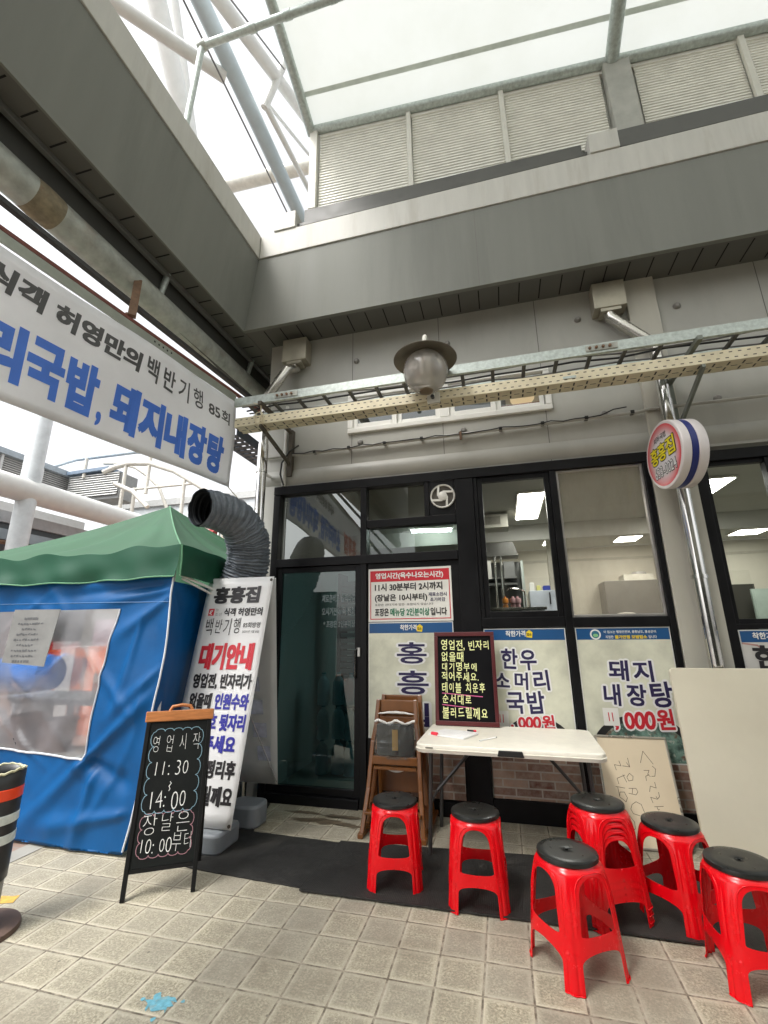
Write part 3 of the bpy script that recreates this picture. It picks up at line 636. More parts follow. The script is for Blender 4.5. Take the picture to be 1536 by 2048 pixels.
outlined(p, F, [('한우', -.05, 1.155, .31, .165), ('소머리', -.125, .985, .48, .15), ('국밥', -.03, .80, .32, .165)], NAVY, .085, .025, True)
outlined(p, F, [(',000원', -.0, .69, .36, .105)], RED, .085, .03, True)
outlined(p, F, [('착한가격', .012, 1.418, .165, .05)], WHT, 0, .03); emblem(p, F, .182, 1.412, .058)
q = MB(); F.rect(q, -.125, .69, .11, .13, .0042); flat('price_patch', q, WHITEPL, p); q = MB(); F.stroke(q, [(-.085, .79), (-.085, .73)], .006, .0052); F.stroke(q, [(-.06, .79), (-.06, .73)], .006, .0052); flat('price_lettering', q, RED, p)
p, F = poster(.58, 1.293, .48, 1.486, 'stone grey menu poster with two navy lines and a soup bowl, above the small whiteboard')
bowl(p, F, .98, .57, .36, .25, .59, 1.283, .49)
outlined(p, F, [('돼지', .79, 1.075, .36, .155), ('내장탕', .715, .88, .53, .175)], NAVY, .085, .025, True)
outlined(p, F, [(',000원', .795, .715, .44, .15)], RED, .085, .03, True)
q = MB(); F.rect(q, .715, .735, .115, .13, .0042); flat('price_patch', q, WHITEPL, p); q = MB(); F.stroke(q, [(.755, .83), (.757, .77)], .007, .0052); F.stroke(q, [(.782, .83), (.784, .77)], .007, .0052); flat('price_lettering', q, RED, p)
q = MB(); F.text(q, '이 업소는 행정안전부, 충청남도, 홍성군이', .80, 1.437, .39, .024, .02); F.text(q, '지정한', .81, 1.397, .06, .024, .02); F.text(q, '입니다', 1.13, 1.397, .06, .024, .02); flat('lettering', q, WHT, p)
q = MB(); F.text(q, '물가안정 모범업소', .88, 1.395, .24, .028, .045); flat('lettering', q, YEL, p)
q = MB(); F.poly(q, arcpts(.735, 1.43, .042, .042, 0, 360, 30)[:-1], .0016); flat('round_emblem', q, WHT, p)
q = MB(); F.poly(q, arcpts(.735, 1.43, .030, .030, 0, 360, 30)[:-1], .0022); flat('emblem_ring', q, mat('emblem_blue', (.02, .13, .22), .45), p)
q = MB(); F.poly(q, arcpts(.735, 1.422, .02, .014, 0, 360, 20)[:-1], .0027); flat('emblem_leaf', q, mat('emblem_green', (.25, .55, .25), .45), p)
p, F = poster(1.763, 2.99, .17, 1.455, 'whitish menu poster with brushed black words, beyond the steel downpipe', D-.022, .085, mat('poster_pale_print', (.62, .60, .56), .42, var=.06, scale=3, stain=.3))
outlined(p, F, [('한우', 1.815, 1.17, .46, .17), ('소머리', 1.77, .98, .66, .16), ('국밥', 1.83, .74, .46, .18)], BLKI, 0, .03, True)
outlined(p, F, [('착한가격', 1.85, 1.385, .175, .05)], WHT, 0, .03); emblem(p, F, 2.035, 1.378, .06)
q = MB(); F.stroke(q, [(1.775, 1.355), (1.87, 1.34), (1.91, 1.30), (1.93, 1.28)], .012, .002); flat('ribbon_print', q, mat('pinkish_print', (.45, .25, .22), .5), p)
# opening hours
hp = thing('opening_hours_sign', 'white opening hours sign with red header band, above the stacked name poster', 'sign', (-.84, D-.014, 1.56))
y = D-.0135; F = Face((0, y-.0025, 0), (1, 0, 0), (0, 0, 1))
build('sheet', MB().box(-1.236, -.436, y-.002, y, 1.562, 2.06), WHITEPL, hp)
q = MB(); F.frame(q, -1.218, 1.582, .764, .458, .008, .0008); F.rect(q, -1.21, 1.935, .748, .10, .0012); flat('red_frame', q, RED, hp)
q = MB(); F.text(q, '영업시간(육수나오는시간)', -1.165, 1.952, .655, .066, .035, .003); flat('lettering', q, WHT, hp)
q = MB(); F.text(q, '11시 30분부터 2시까지', -1.172, 1.845, .65, .072, .03); F.text(q, '(장날은 10시부터)', -1.172, 1.74, .505, .075, .03); F.text(q, '포장은 건더기와 밥은  포함되지 않습니다', -1.172, 1.706, .56, .022, .0); F.text(q, '포장은', -1.172, 1.612, .135, .072, .03); F.text(q, '입니다', -.64, 1.612, .15, .07, .03); flat('lettering', q, BLKI, hp)
q = MB(); F.text(q, '재료소진시', -.655, 1.785, .17, .036, .02); F.text(q, '조기마감', -.64, 1.737, .14, .036, .02); flat('lettering', q, NAVY, hp)
q = MB(); F.text(q, '메뉴당 2인분이상', -1.022, 1.612, .372, .07, .03); flat('lettering', q, mat('green_ink', (.015, .20, .10), .45, var=0), hp)
# lettering on the door glass
q = MB(); F = Face((0, D+.006, 0), (1, 0, 0), (0, 0, 1))
for tx_, x_, z_, w__, h_ in (('재료준비로 일찍마감', -1.72, 1.755, .345, .075), ('오시기전에 꼭 전화', -1.72, 1.63, .345, .075), ('* 포장은 2인분이상', -1.70, 1.515, .325, .065)):
    q = MB(); F.text(q, tx_, x_, z_, w__, h_, .02); flat('door_lettering', q, mat('faded_white_film', (.22, .27, .28), .5, var=.1), shop)
# wall fan
fn = thing('exhaust_fan', 'small round white exhaust fan set in the black frame beside the transom', 'fan', (-.475, D-.06, 2.74))
build('panel', MB().box(-.608, -.366, D-.03, D+.02, 2.556, 2.896), BLK, fn)
cx, cz = -.478, 2.735
build('housing', MB().lathe([(.118, .03), (.122, .045), (.116, .06), (.106, .055), (.106, .03)], (cx, D, cz), (0, -1, 0), 36), WHITEPL, fn, smooth=True)
build('grille_disc', MB().lathe([(.107, .035), (.0, .034)], (cx, D, cz), (0, -1, 0), 36), mat('fan_dark', (.10, .09, .075), .6), fn)
build('hub', MB().lathe([(.045, .036), (.045, .06), (.036, .066), (0, .067)], (cx, D, cz), (0, -1, 0), 24), WHITEPL, fn, smooth=True)
for a in (20, 110, 200, 290):
    c0, s0 = math.cos(R(a)), math.sin(R(a)); c1, s1 = math.cos(R(a+65)), math.sin(R(a+65))
    build('spoke', MB().bar((cx+.045*c1*.95, D-.055, cz+.045*s1*.95), (cx+.108*c0, D-.055, cz+.108*s0), .02, .008, (0, 1, 0)), WHITEPL, fn)

# ================================================================== CABLE TRAYS, LAMP, DOWNPIPES, CONDUIT
lt = thing('ladder_cable_tray', 'galvanised ladder cable tray running above the shop front', 'cable tray', (0, 3.68, 3.61))
for y in (3.5, 3.85): build('side_rail', MB().box(-2.42, 8, y, y+.004, 3.642, 3.72).box(-2.42, 8, y, y+.028, 3.637, 3.6419).box(-2.42, 8, y, y+.028, 3.7201, 3.725), GALV, lt)
x = -2.3
while x < 8: build('rung', MB().box(x, x+.03, 3.505, 3.85, 3.643, 3.662), mat('rung_dark', (.12, .12, .11), .5, .4), lt); x += .262
for x in (-1.98, .82): build('splice_plate', MB().box(x, x+.24, 3.492, 3.4995, 3.658, 3.708), RUSTY, lt)
for x in (-1.95, -1.90, -1.85, -1.8, .85, .9, .95, 1.0): build('splice_bolt', MB().lathe([(.012, 0), (.012, .014), (0, .016)], (x, 3.492, 3.683), (0, -1, 0), 6), mat('rust', None), lt)
cb = thing('tray_cables', 'loose dark cables lying along the ladder tray', 'cables', (0, 3.68, 3.64))
rd = random.Random(5)
for i, (y0, r) in enumerate(((3.60, .008), (3.68, .009), (3.77, .008))):
    build('cable', MB().tube([(-2.4+j*.35, y0+rd.uniform(-.03, .03), 3.664+r+rd.uniform(0, .012)) for j in range(30)], r, 6), mat('cable_black', (.02, .02, .02), .5) if i % 2 else mat('cable_grey2', (.16, .16, .15), .5), cb, smooth=True)
bt = thing('perforated_cable_tray', 'cream perforated cable tray running below the ladder tray', 'cable tray', (0, 3.58, 3.4))
build('channel', MB().box(-2.40, 8, 3.5, 3.504, 3.41, 3.503).box(-2.40, 8, 3.504, 3.66, 3.41, 3.414).box(-2.40, 8, 3.657, 3.661, 3.414, 3.503), BEIGE, bt)
build('joint_plate', MB().box(.62, .72, 3.494, 3.4984, 3.44, 3.46), GALV, bt)
for i, (x, lab) in enumerate(((1.62, 'grey steel strut bracket holding the trays beside the round sign'), (-2.12, 'brown steel strut bracket holding the trays beside the left downpipe'))):
    b = thing('tray_bracket', lab, 'bracket', (x, 3.9, 3.4)); m_ = mat('strut_steel', (.22, .24, .21), .5, .4) if i == 0 else mat('brown_steel', (.10, .085, .065), .6)
    build('arm', MB().box(x-.018, x+.018, 3.46, 4.15, 3.60, 3.636), m_, b)
    build('strut', MB().bar((x, 4.14, 3.16 if i == 0 else 3.24), (x, 3.50, 3.40), .04, .022, (1, 0, 0)), m_, b); build('wall_plate', MB().box(x-.025, x+.025, 4.14, 4.2, 3.1, 3.64), m_, b)
# lamp
lp = thing('wall_lamp', 'round glass globe lamp under a wide brown metal disc shade, in front of the trays', 'lamp', (-.47, 3.3, 3.4))
lx, ly = -.475, 3.3
SHADE = mat('lamp_shade_brown', (.16, .145, .115), .45, .2, var=.1, scale=10)
build('shade', MB().lathe([(.265, -.004), (.268, 0), (.255, .012), (.16, .045), (.08, .07), (.045, .09), (.04, .1), (0, .1), (0, .085), (.08, .055), (.16, .03), (.255, -.002), (.265, -.004)], (lx, ly, 3.685), (0, 0, 1), 48), SHADE, lp, smooth=True)
globe = bpy.data.materials.new('globe_glass'); globe.use_nodes = True; k = N(globe); t = k.t; t.nodes.remove(k.b)
a_ = k.n('ShaderNodeBsdfTransparent'); a_.inputs[0].default_value = (.95, .93, .91, 1); g_ = k.n('ShaderNodeBsdfGlossy'); g_.inputs['Roughness'].default_value = .06; d2 = k.n('ShaderNodeBsdfDiffuse'); d2.inputs[0].default_value = (.90, .87, .82, 1)
lw = k.n('ShaderNodeLayerWeight'); lw.inputs[0].default_value = .35; m1 = k.n('ShaderNodeMixShader'); m2 = k.n('ShaderNodeMixShader'); m1.inputs[0].default_value = .30
k.l(a_.outputs[0], m1.inputs[1]); k.l(d2.outputs[0], m1.inputs[2]); k.l(k.math('ADD', k.math('MULTIPLY', lw.outputs['Fresnel'], .6), .03), m2.inputs[0]); k.l(m1.outputs[0], m2.inputs[1]); k.l(g_.outputs[0], m2.inputs[2]); k.l(m2.outputs[0], t.nodes['Material Output'].inputs[0])
build('globe', MB().lathe([(.09, .16)]+[(.187*math.sin(R(a)), -.195*math.cos(R(a))) for a in range(152, 20, -8)]+[(.06, -.183)], (lx, ly, 3.575), (0, 0, 1), 40), globe, lp, smooth='all')
build('globe_base', MB().lathe([(.062, -.178), (.055, -.19), (.03, -.196), (0, -.197)], (lx, ly, 3.575), (0, 0, 1), 24), mat('lamp_base_brown', (.18, .14, .09), .5), lp, smooth=True)
build('bulb', MB().tube([(lx-.028, ly, 3.70), (lx-.028, ly, 3.56)], .018, 10).tube([(lx+.028, ly, 3.70), (lx+.028, ly, 3.56)], .018, 10).tube([(lx, ly+.028, 3.70), (lx, ly+.028, 3.55)], .018, 10).tube([(lx, ly, 3.78), (lx, ly, 3.69)], .05, 14), WHITEPL, lp, smooth=True)
build('gooseneck', MB().tube([(lx+.03, 3.47, 3.43), (lx+.03, 3.45, 3.62), (lx+.015, 3.44, 3.86)]+[(lx+.0, 3.37+.07*math.cos(R(a)), 3.88+.07*math.sin(R(a))) for a in range(0, 181, 30)]+[(lx, 3.30, 3.78)], .02, 10), PALE, lp, smooth=True)
build('mount_plate', MB().box(lx-.02, lx+.09, 3.47, 3.4935, 3.372, 3.47), PALE, lp, bevel=.003)
build('mount_screw', MB().lathe([(.016, 0), (.016, .03), (0, .034)], (lx+.03, 3.468, 3.42), (0, -1, 0), 10), mat('dark_steel', None), lp, smooth=True)
# downpipes with rain heads
def downpipe(xb, xp, yp, lab, z0=0.0):
    d = thing('downpipe', lab, 'downpipe', (xp, yp, 0), 'stainless downpipes on the shop front')
    m_ = mat('rainhead_steel', (.42, .39, .31), .35, .4, stain=.3)
    hd = build('rain_head', MB().box(xb-.145, xb+.145, 4.04, 4.2, 4.455, 4.74), m_, d, bevel=.006)
    build('outlet', MB().box(xb-.09, xb+.09, 4.05, 4.18, 4.42, 4.4545), m_, hd)
    s_ = 1 if xp > xb else -1
    build('offset_pipe', MB().tube([(xb-.01, 4.11, 4.45), (xb, 4.11, 4.38), (xb+.05*s_, yp+.02, 4.31), (xp-.06*s_, yp, 4.06), (xp, yp, 3.97), (xp, yp, 3.85)], .052, 18), mat('dull_stainless', (.55, .53, .48), .25, .9), d, smooth=True)
    build('pipe', MB().tube([(xp, yp, z0), (xp, yp, 3.9)], .05, 24), STEEL, d, smooth=True)
    for z in (1.85, 3.1): build('collar', MB().tube([(xp, yp, z), (xp, yp, z+.03)], .058, 24), STEEL, d, smooth=True); build('collar_stub', MB().box(xp-.012, xp+.012, yp+.05, 4.16, z, z+.025), STEEL, d)
    build('sleeve', MB().tube([(xp, yp, 3.1), (xp, yp, 3.42)], .055, 24), STEEL, d, smooth=True)
downpipe(-2.08, -2.345, 3.97, 'polished steel downpipe at the left corner of the shop, rising behind the black duct')
downpipe(1.225, 1.535, 4.075, 'polished steel downpipe on the pale column, behind the round sign')
wp = tag(build('white_conduit', MB().tube([(-2.19, 4.17, 3.40), (-2.19, 4.17, 3.0)], .022, 10).tube([(-2.19, 4.17, 3.95), (-2.19, 4.17, 3.4)], .02, 10), WHITEPL, None, smooth=True), 'short white plastic conduit pipe on the wall above the door corner', 'conduit')
cn = thing('wall_conduit', 'grey horizontal conduit with a wavy black cable clipped below the upper window', 'conduit', (0, 4.17, 3.36))
build('conduit_run', MB().tube([(-2.42, 4.165, 3.345), (1.35, 4.165, 3.385), (1.41, 4.13, 3.385), (4.6, 4.165, 3.40)], .016, 8), mat('conduit_grey', (.42, .41, .37), .5), cn, smooth=True)
rd = random.Random(8); pts = [(-2.1, 4.14, 3.36)]+[(-1.95+i*.11, 4.14, 3.35+.011*i*.1+rd.uniform(-.010, .012)+(.05 if 27 < i < 30 else 0)) for i in range(30)]
build('cable', MB().tube(pts, .0055, 6), mat('cable_black', None), cn, smooth=True)
build('drop_cable', MB().tube([(-2.02, 4.15, 3.45), (-2.12, 4.13, 3.38), (-2.2, 4.12, 3.25), (-2.21, 4.12, 3.12), (-2.17, 4.13, 3.0)], .009, 6), mat('cable_black', None), cn, smooth=True)
for i in range(9): build('clip', MB().box(-1.85+i*.39, -1.82+i*.39, 4.14, 4.19, 3.34+.0011*i*3.6, 3.368+.004*i), mat('cable_black', None), cn)
build('hook', MB().tube([(-.27, 4.15, 3.38), (-.27, 4.12, 3.37), (-.27, 4.12, 3.29)], .012, 6), mat('rust', None), cn, smooth=True)
# round sign
sg = thing('round_sign', 'round white lightbox sign with red rimmed face and blue band, on the downpipe', 'sign', (1.325, 3.74, 2.795), local=True, rz=R(9))
sx, sy, sz, sr = 0, 0, 0, .272
PINKW = mat('sign_white_plastic', (.74, .69, .68), .35, var=.05, scale=6, stain=.12)
SEG = 56
build('drum', MB().lathe([(.0, .002), (sr-.028, .0), (sr-.006, .0), (sr, .007), (sr, .060), (sr-.006, .066), (sr-.012, .068), (sr-.012, .112), (sr-.006, .114), (sr, .12), (sr, .178), (sr-.006, .186), (0, .186)], (sx, sy, sz), (1, 0, 0), SEG), PINKW, sg, smooth=True)
build('blue_band', MB().lathe([(sr-.008, .066), (sr-.003, .068), (sr-.003, .112), (sr-.008, .114)], (sx, sy, sz), (1, 0, 0), SEG), mat('band_blue', (.012, .022, .16), .35), sg, smooth=True)
fm_ = bpy.data.materials.new('sign_face_print'); fm_.use_nodes = True; k = N(fm_); sp = k.n('ShaderNodeSeparateXYZ'); k.l(k.n('ShaderNodeTexCoord').outputs['Object'], sp.inputs[0])
dd = k.math('SQRT', k.math('ADD', k.math('POWER', k.math('SUBTRACT', sp.outputs[1], sy), 2), k.math('POWER', k.math('SUBTRACT', sp.outputs[2], sz), 2)))
k.l(k.mix(k.ramp(dd, .155, .242), (.74, .70, .72), (.70, .055, .07)), k.b.inputs['Base Color']); k.b.inputs['Roughness'].default_value = .3
build('face', MB().lathe([(0, -.0015), (sr-.026, -.0015)], (sx, sy, sz), (1, 0, 0), SEG), fm_, sg)
F = Face((sx-.002, sy, sz), (0, -1, 0), (0, 0, 1))
outlined(sg, F, [('홍', -.185, -.045, .115, .14), ('흥', -.065, -.04, .115, .14), ('집', .055, -.035, .125, .14)], mat('sign_yellow', (.85, .72, .02), .35, var=0), .045, .025, om=BLKI)
outlined(sg, F, [('633-0024', -.16, -.16, .32, .085)], WHT, .055, .005, om=BLKI)
q = MB(); F.text(q, '쇠머·국밥', -.10, .125, .19, .05, .01); flat('lettering', q, BLKI, sg)
build('bracket', MB().box(.12, .17, .255, .31, -.02, .03), STEEL, sg)

# ================================================================== HANGING BANNER
hb_ = thing('hanging_banner', 'long white vinyl banner with blue and grey lettering hung along the side eave', 'banner', (-2.6, 1.5, 2.83))
BX = V((.082, .9966, 0)).normalized()
BF = Face(V((-2.5, 3.65, 0))-BX*5.4, BX, (0, 0, 1))   # local x runs 0..5.4 towards the shop
BV = mat('banner_vinyl', (.84, .84, .845), .5, var=.05, scale=2.5, stain=.18, stain_col=(.58, .58, .57), trans=.36)
def bd(x, z): return .012*math.sin(x*2.1+z*1.3)+.007*math.sin(x*5.3-z*4)+.010*math.sin(z*7+x*.6)*math.exp(-abs(x-5.2)*1.2)
def bz(t, x):  # t 0 bottom .. 1 top
    s = (5.4-x)/5.4; return 2.852-.043*5.4*s+(.925)*t-.02*math.sin(math.pi*s)
build('sheet', MB().grid(lambda s, t: BF.p(5.4*s, bz(t, 5.4*s), bd(5.4*s, bz(t, 5.4*s))), 90, 14), BV, hb_, smooth='all', solid=.003)
def bdisp(mb, e=.0055):
    o = []
    for v in mb.v:
        q = V(v)-BF.O; x = q.dot(BF.u); zz = v[2]-.022*(5.4-x); w_ = V(v)+BF.n*(bd(x, zz)+e); w_.z = zz; o.append(tuple(w_))
    mb.v = o; return mb
def bt_(q, t, s1, s0, z, h, off=.035, shear=0): BF.text(q, t, 5.4-s1, z, s1-s0, h, off, 0, shear)
BINK = mat('banner_blue_ink', (.07, .20, .72), .5, var=.08, scale=5)
q = MB()
for i, c in enumerate('돼지내장탕'): bt_(q, c, 1.345-i*.243, 1.345-i*.243-.228, 2.93, .355, .06)
for i, c in enumerate('소머리국밥'): bt_(q, c, 2.62-i*.236, 2.62-i*.236-.222, 2.93, .355, .06)
bt_(q, ',', 1.44, 1.40, 2.89, .10, .03)
flat('lettering', bdisp(q), BINK, hb_)
q = MB()
for i, c in enumerate('홍흥집'): bt_(q, c, 3.75-i*.30, 3.75-i*.30-.275, 2.95, .40, .05)
flat('lettering', bdisp(q), mat('banner_orange_ink', (.62, .09, .03), .5, var=.08), hb_)
q = MB(); bt_(q, '식객', 2.22, 1.885, 3.45, .165, .05, .1); bt_(q, '허영만의', 1.825, 1.18, 3.44, .165, .05, .1)
flat('lettering', bdisp(q), mat('banner_grey_ink', (.085, .085, .085), .5), hb_)
q = MB(); BF.hand(q, '백반', 5.4-1.14, 3.43, .34, .22, .02, 0, 4, 4); BF.hand(q, '기행', 5.4-.79, 3.44, .34, .21, .012, 0, 9, 4); BF.hand(q, '85회', 5.4-.40, 3.455, .33, .135, .02, 0, 5, 3)
flat('lettering', bdisp(q), mat('banner_grey_ink', None), hb_)
tp = tag(build('tie_rope', MB().tube([(-2.50, 3.64, 3.765), (-2.3, 3.52, 3.70), (-2.12, 3.49, 3.60), (-2.1, 3.48, 3.49), (-2.12, 3.47, 3.38)], .006, 6).tube([(-2.13+.05*math.cos(R(a)), 3.485, 3.47+.06*math.sin(R(a))) for a in range(0, 380, 30)], .006, 6).tube([(-2.515, 3.64, 2.86), (-2.45, 3.75, 2.75), (-2.4, 3.92, 2.70)], .005, 6), mat('rope_cream', (.62, .56, .40), .8), None, smooth=True), 'cream rope tying the banner corner to the cable tray', 'rope')

# ================================================================== MARKET TENT
GREEN = mat('green_canopy', (.085, .205, .12), .6, var=.08, scale=3, trans=.45)
BLUE = mat('blue_tarpaulin', (.0, .086, .27), .46, var=.14, scale=4, bump=.35, bscale=13, trans=.12, spec=.32, stain=.25, stain_col=(.0, .05, .16))
tx0, tx1, ty0, ty1 = -4.86, -2.45, 3.0, 5.42
tent = thing('market_tent', 'market tent with green pyramid canopy and wrinkled blue side walls', 'tent', ((tx0+tx1)/2, (ty0+ty1)/2, 0))
cxp, cyp, zp = -3.64, 4.2, 2.90
def eave_z(s):  # height of the roof edge between two corners
    return 2.155-.035*math.sin(math.pi*s)+(.016*math.sin(s*17)+.012*math.sin(s*31+1))*min(1, 6*s, 6*(1-s))
def roofpt(s, t, side):
    cs = [(tx0, ty0), (tx1, ty0), (tx1, ty1), (tx0, ty1)]; a = cs[side]; b = cs[(side+1) % 4]
    ex, ey = a[0]+(b[0]-a[0])*s, a[1]+(b[1]-a[1])*s
    z = eave_z(s)*(1-t)+zp*t-.10*math.sin(math.pi*t)*(.45+.55*math.sin(math.pi*s))-.02*math.sin(7*math.pi*s)*(1-t)*math.sin(math.pi*t)
    return (ex*(1-t)+cxp*t, ey*(1-t)+cyp*t, z)
q = MB()
for sd_ in range(4): q.grid(lambda s, t, k=sd_: roofpt(s, t, k), 32, 24)
build('canopy', q, GREEN, tent, smooth=True)
def valpt(s, t, side):
    cs = [(tx0, ty0), (tx1, ty0), (tx1, ty1), (tx0, ty1)]; a = cs[side]; b = cs[(side+1) % 4]
    nx, ny = (b[1]-a[1]), -(b[0]-a[0]); L = math.hypot(nx, ny); nx, ny = nx/L, ny/L
    d = .012+t*(.012+.016*math.sin(s*23+t*2)+.010*math.sin(s*41-t*3)+.012*math.sin(s*9+t*5))
    z0 = eave_z(s)+.003; z1 = 1.905-.02*math.sin(math.pi*s)+.006*math.sin(s*29)
    return (a[0]+(b[0]-a[0])*s+nx*d, a[1]+(b[1]-a[1])*s+ny*d, z0+(z1-z0)*t)
q = MB()
for sd_ in range(4): q.grid(lambda s, t, k=sd_: valpt(s, t, k), 90, 8)
build('valance', q, mat('green_canopy_shaded', (.010, .085, .045), .6, var=.08, scale=3, trans=.2), tent, smooth=True)  # canopy green darkened: less light on the valance is put into the colour
q = MB().tube([valpt(i/60, 1, 0) for i in range(61)], .006, 6)
build('valance_hem', q, mat('hem_green', (.10, .26, .14), .6), tent, smooth=True)
q = MB().tube([roofpt(0, i/20, 1) for i in range(21)], .007, 6).tube([valpt(0, i/6, 1) for i in range(7)], .006, 6)
build('canopy_seam', q, mat('hem_green', None), tent, smooth=True)
# walls: front and right with creases, window film in the front
def crease(x, z, seed=0):
    d = 0
    d += .026*math.sin(2.1*x+1.7*z+seed)*(.5+.5*math.sin(1.7*z))
    for (a, b, ph, am, wd) in ((1.0, 1.25, -1.2, .035, .06), (1.0, .8, .45, .03, .05), (1.0, -1.1, 3.9, .022, .05), (1.0, 1.9, .6, .022, .045), (1., .45, 2.25, .028, .05), (1.0, -.5, 3.1, .02, .04)):
        u = a*x+b*z+ph+.08*math.sin(3*z+ph)
        u = (u+.45) % .9-.45
        d += am*.9*math.exp(-(u/wd)**2)*max(0, -.05+1.6*NZ.noise(V((x*1.1, z*1.1, ph*3))))
    for (px, pz_, qx, qz, am, wd) in ((-3.02, .60, -2.52, 1.05, .055, .045), (-3.02, .58, -2.62, .42, -.045, .05), (-3.05, .55, -3.6, .08, .05, .06), (-2.95, .45, -3.05, .02, .04, .05), (-2.55, 1.80, -3.1, 1.72, .03, .03), (-2.52, 1.75, -2.95, 1.45, .04, .045), (-2.6, 1.85, -3.5, 1.78, -.025, .03), (-2.53, 1.2, -2.9, .85, .04, .05), (-4.3, .5, -3.9, .05, .045, .06), (-2.7, .25, -3.4, .12, .04, .05), (-2.75, 1.5, -2.85, .9, .025, .04)):
        ex, ez = qx-px, qz-pz_; L2 = ex*ex+ez*ez; tt = ((x-px)*ex+(z-pz_)*ez)/L2
        if -.25 < tt < 1.25:
            dd_ = abs((x-px)*ez-(z-pz_)*ex)/math.sqrt(L2); fade = max(0, min(1, (tt+.25)*4))*max(0, min(1, (1.25-tt)*2.2))
            d += .72*am*math.exp(-(dd_/(wd*(.6+.8*max(0, tt))))**2)*fade
    d += .012*NZ.noise(V((x*4, z*4, seed)))+.02*NZ.noise(V((x*1.7, z*1.7, seed+4)))
    return d
WX0, WX1, WZ0, WZ1 = -4.35, -3.0, .60, 1.665
def cornx(z):  # the tent corner edge: hangs in at the foot
    t = max(0, min(1, z/1.86)); return -2.50-.13*(1-t)**2.2+.012*math.sin(z*6)
def frontpt(x, z, wdisp=1): # x in tx0..cornx
    zz = z*1.0; yb = 3.03-.05*(1-z/1.9)
    return (x, yb-crease(x, z)*wdisp*min(1, (cornx(z)-x)*8+.15)-.02*max(0, .3-z), zz)
q = MB(); vs = []; fs_ = []
xr_ = lambda z: WX1-.05*math.sin(z*2.2)-.03*max(0, .95-z)   # right edge of the window opening
zb_ = lambda x: WZ0-.03*(x+3.6)                             # its sagging lower edge
ca_, cb_, cc_ = 30, 46, 34; ra_, rb_, rc_ = 34, 56, 16
nu, nv = ca_+cb_+cc_, ra_+rb_+rc_
for j in range(nv+1):
    for i in range(nu+1):
        for it in range(2):
            zz = 1.1 if it == 0 else z
            if i <= ca_: x = -4.84+(WX0+4.84)*i/ca_
            elif i <= ca_+cb_: x = WX0+(xr_(zz)-WX0)*(i-ca_)/cb_
            else: x = xr_(zz)+(cornx(zz)-xr_(zz))*(i-ca_-cb_)/cc_
            zb = zb_(min(x, WX1))
            z = zb*j/ra_ if j <= ra_ else (zb+(WZ1-zb)*(j-ra_)/rb_ if j <= ra_+rb_ else WZ1+(1.95-WZ1)*(j-ra_-rb_)/rc_)
        vs.append(frontpt(x, z+(.03+.012*math.sin(x*9) if j == 0 else 0)))
for j in range(nv):
    for i in range(nu):
        if not (ca_ <= i < ca_+cb_ and ra_ <= j < ra_+rb_): fs_.append((j*(nu+1)+i, j*(nu+1)+i+1, (j+1)*(nu+1)+i+1, (j+1)*(nu+1)+i))
q.add(vs, fs_); build('front_wall', q, BLUE, tent, smooth='all')
film = bpy.data.materials.new('clear_vinyl_film'); film.use_nodes = True; k = N(film); t = k.t; t.nodes.remove(k.b)
a_ = k.n('ShaderNodeBsdfTransparent'); a_.inputs[0].default_value = (.86, .86, .88, 1); g_ = k.n('ShaderNodeBsdfGlossy'); g_.inputs['Roughness'].default_value = .16; d2 = k.n('ShaderNodeBsdfDiffuse'); d2.inputs[0].default_value = (.62, .63, .68, 1)
m1 = k.n('ShaderNodeMixShader'); m2 = k.n('ShaderNodeMixShader'); k.l(k.ramp(k.noise(3, 5, .6), .3, .7, .06, .26), m1.inputs[0]); rf_ = k.n('ShaderNodeBsdfRefraction'); rf_.inputs['Color'].default_value = (.86, .86, .88, 1); rf_.inputs['Roughness'].default_value = .28; rf_.inputs['IOR'].default_value = 1.06
m0 = k.n('ShaderNodeMixShader'); m0.inputs[0].default_value = .5; k.l(a_.outputs[0], m0.inputs[1]); k.l(rf_.outputs[0], m0.inputs[2]); k.l(m0.outputs[0], m1.inputs[1]); k.l(d2.outputs[0], m1.inputs[2]); m2.inputs[0].default_value = .11
k.l(m1.outputs[0], m2.inputs[1]); k.l(g_.outputs[0], m2.inputs[2]); k.l(m2.outputs[0], t.nodes['Material Output'].inputs[0])
def filmpt(s, tt):
    x = WX0+(WX1-WX0)*s; z = zb_(x)+(WZ1-zb_(x))*tt; x2 = WX0+(xr_(z)+.006-WX0)*s; p_ = frontpt(x2, z); return (p_[0], p_[1]-.005, p_[2])
build('window_film', MB().grid(filmpt, 50, 40), film, tent, smooth='all')
q = MB().tube([filmpt(i/40, 0) for i in range(41)], .008, 6).tube([filmpt(1, i/30) for i in range(31)], .006, 6)
build('window_hem', q, mat('clear_hem', (.55, .58, .62), .35), tent, smooth=True)
def rightpt(s, tt):
    z = .03+1.84*tt; y = 3.03+1.0*s-.05*(1-z/1.9); c = crease(y*1.3+5, z, 2)
    return (cornx(z)-.17*min(1, s*1.8)**1.3*(.55+.45*(1-z/1.9))+c*.7*min(1, s*6), y, z)
build('side_wall', MB().grid(rightpt, 50, 80), BLUE, tent, smooth='all')
q = MB().tube([(cornx(z)+.004, frontpt(cornx(z), z)[1]-.008, z) for z in [.04+1.86*i/40 for i in range(41)]], .007, 6)
build('corner_piping', q, mat('white_piping', (.68, .72, .76), .5), tent, smooth=True)
q = MB()
for (x, y) in ((-2.56, 3.08), (-4.8, 3.08), (-2.52, 5.35), (-4.8, 5.35)): q.box(x-.015, x+.015, y-.015, y+.015, 0, 2.15)
build('leg_frame', q, WHITEP, tent)
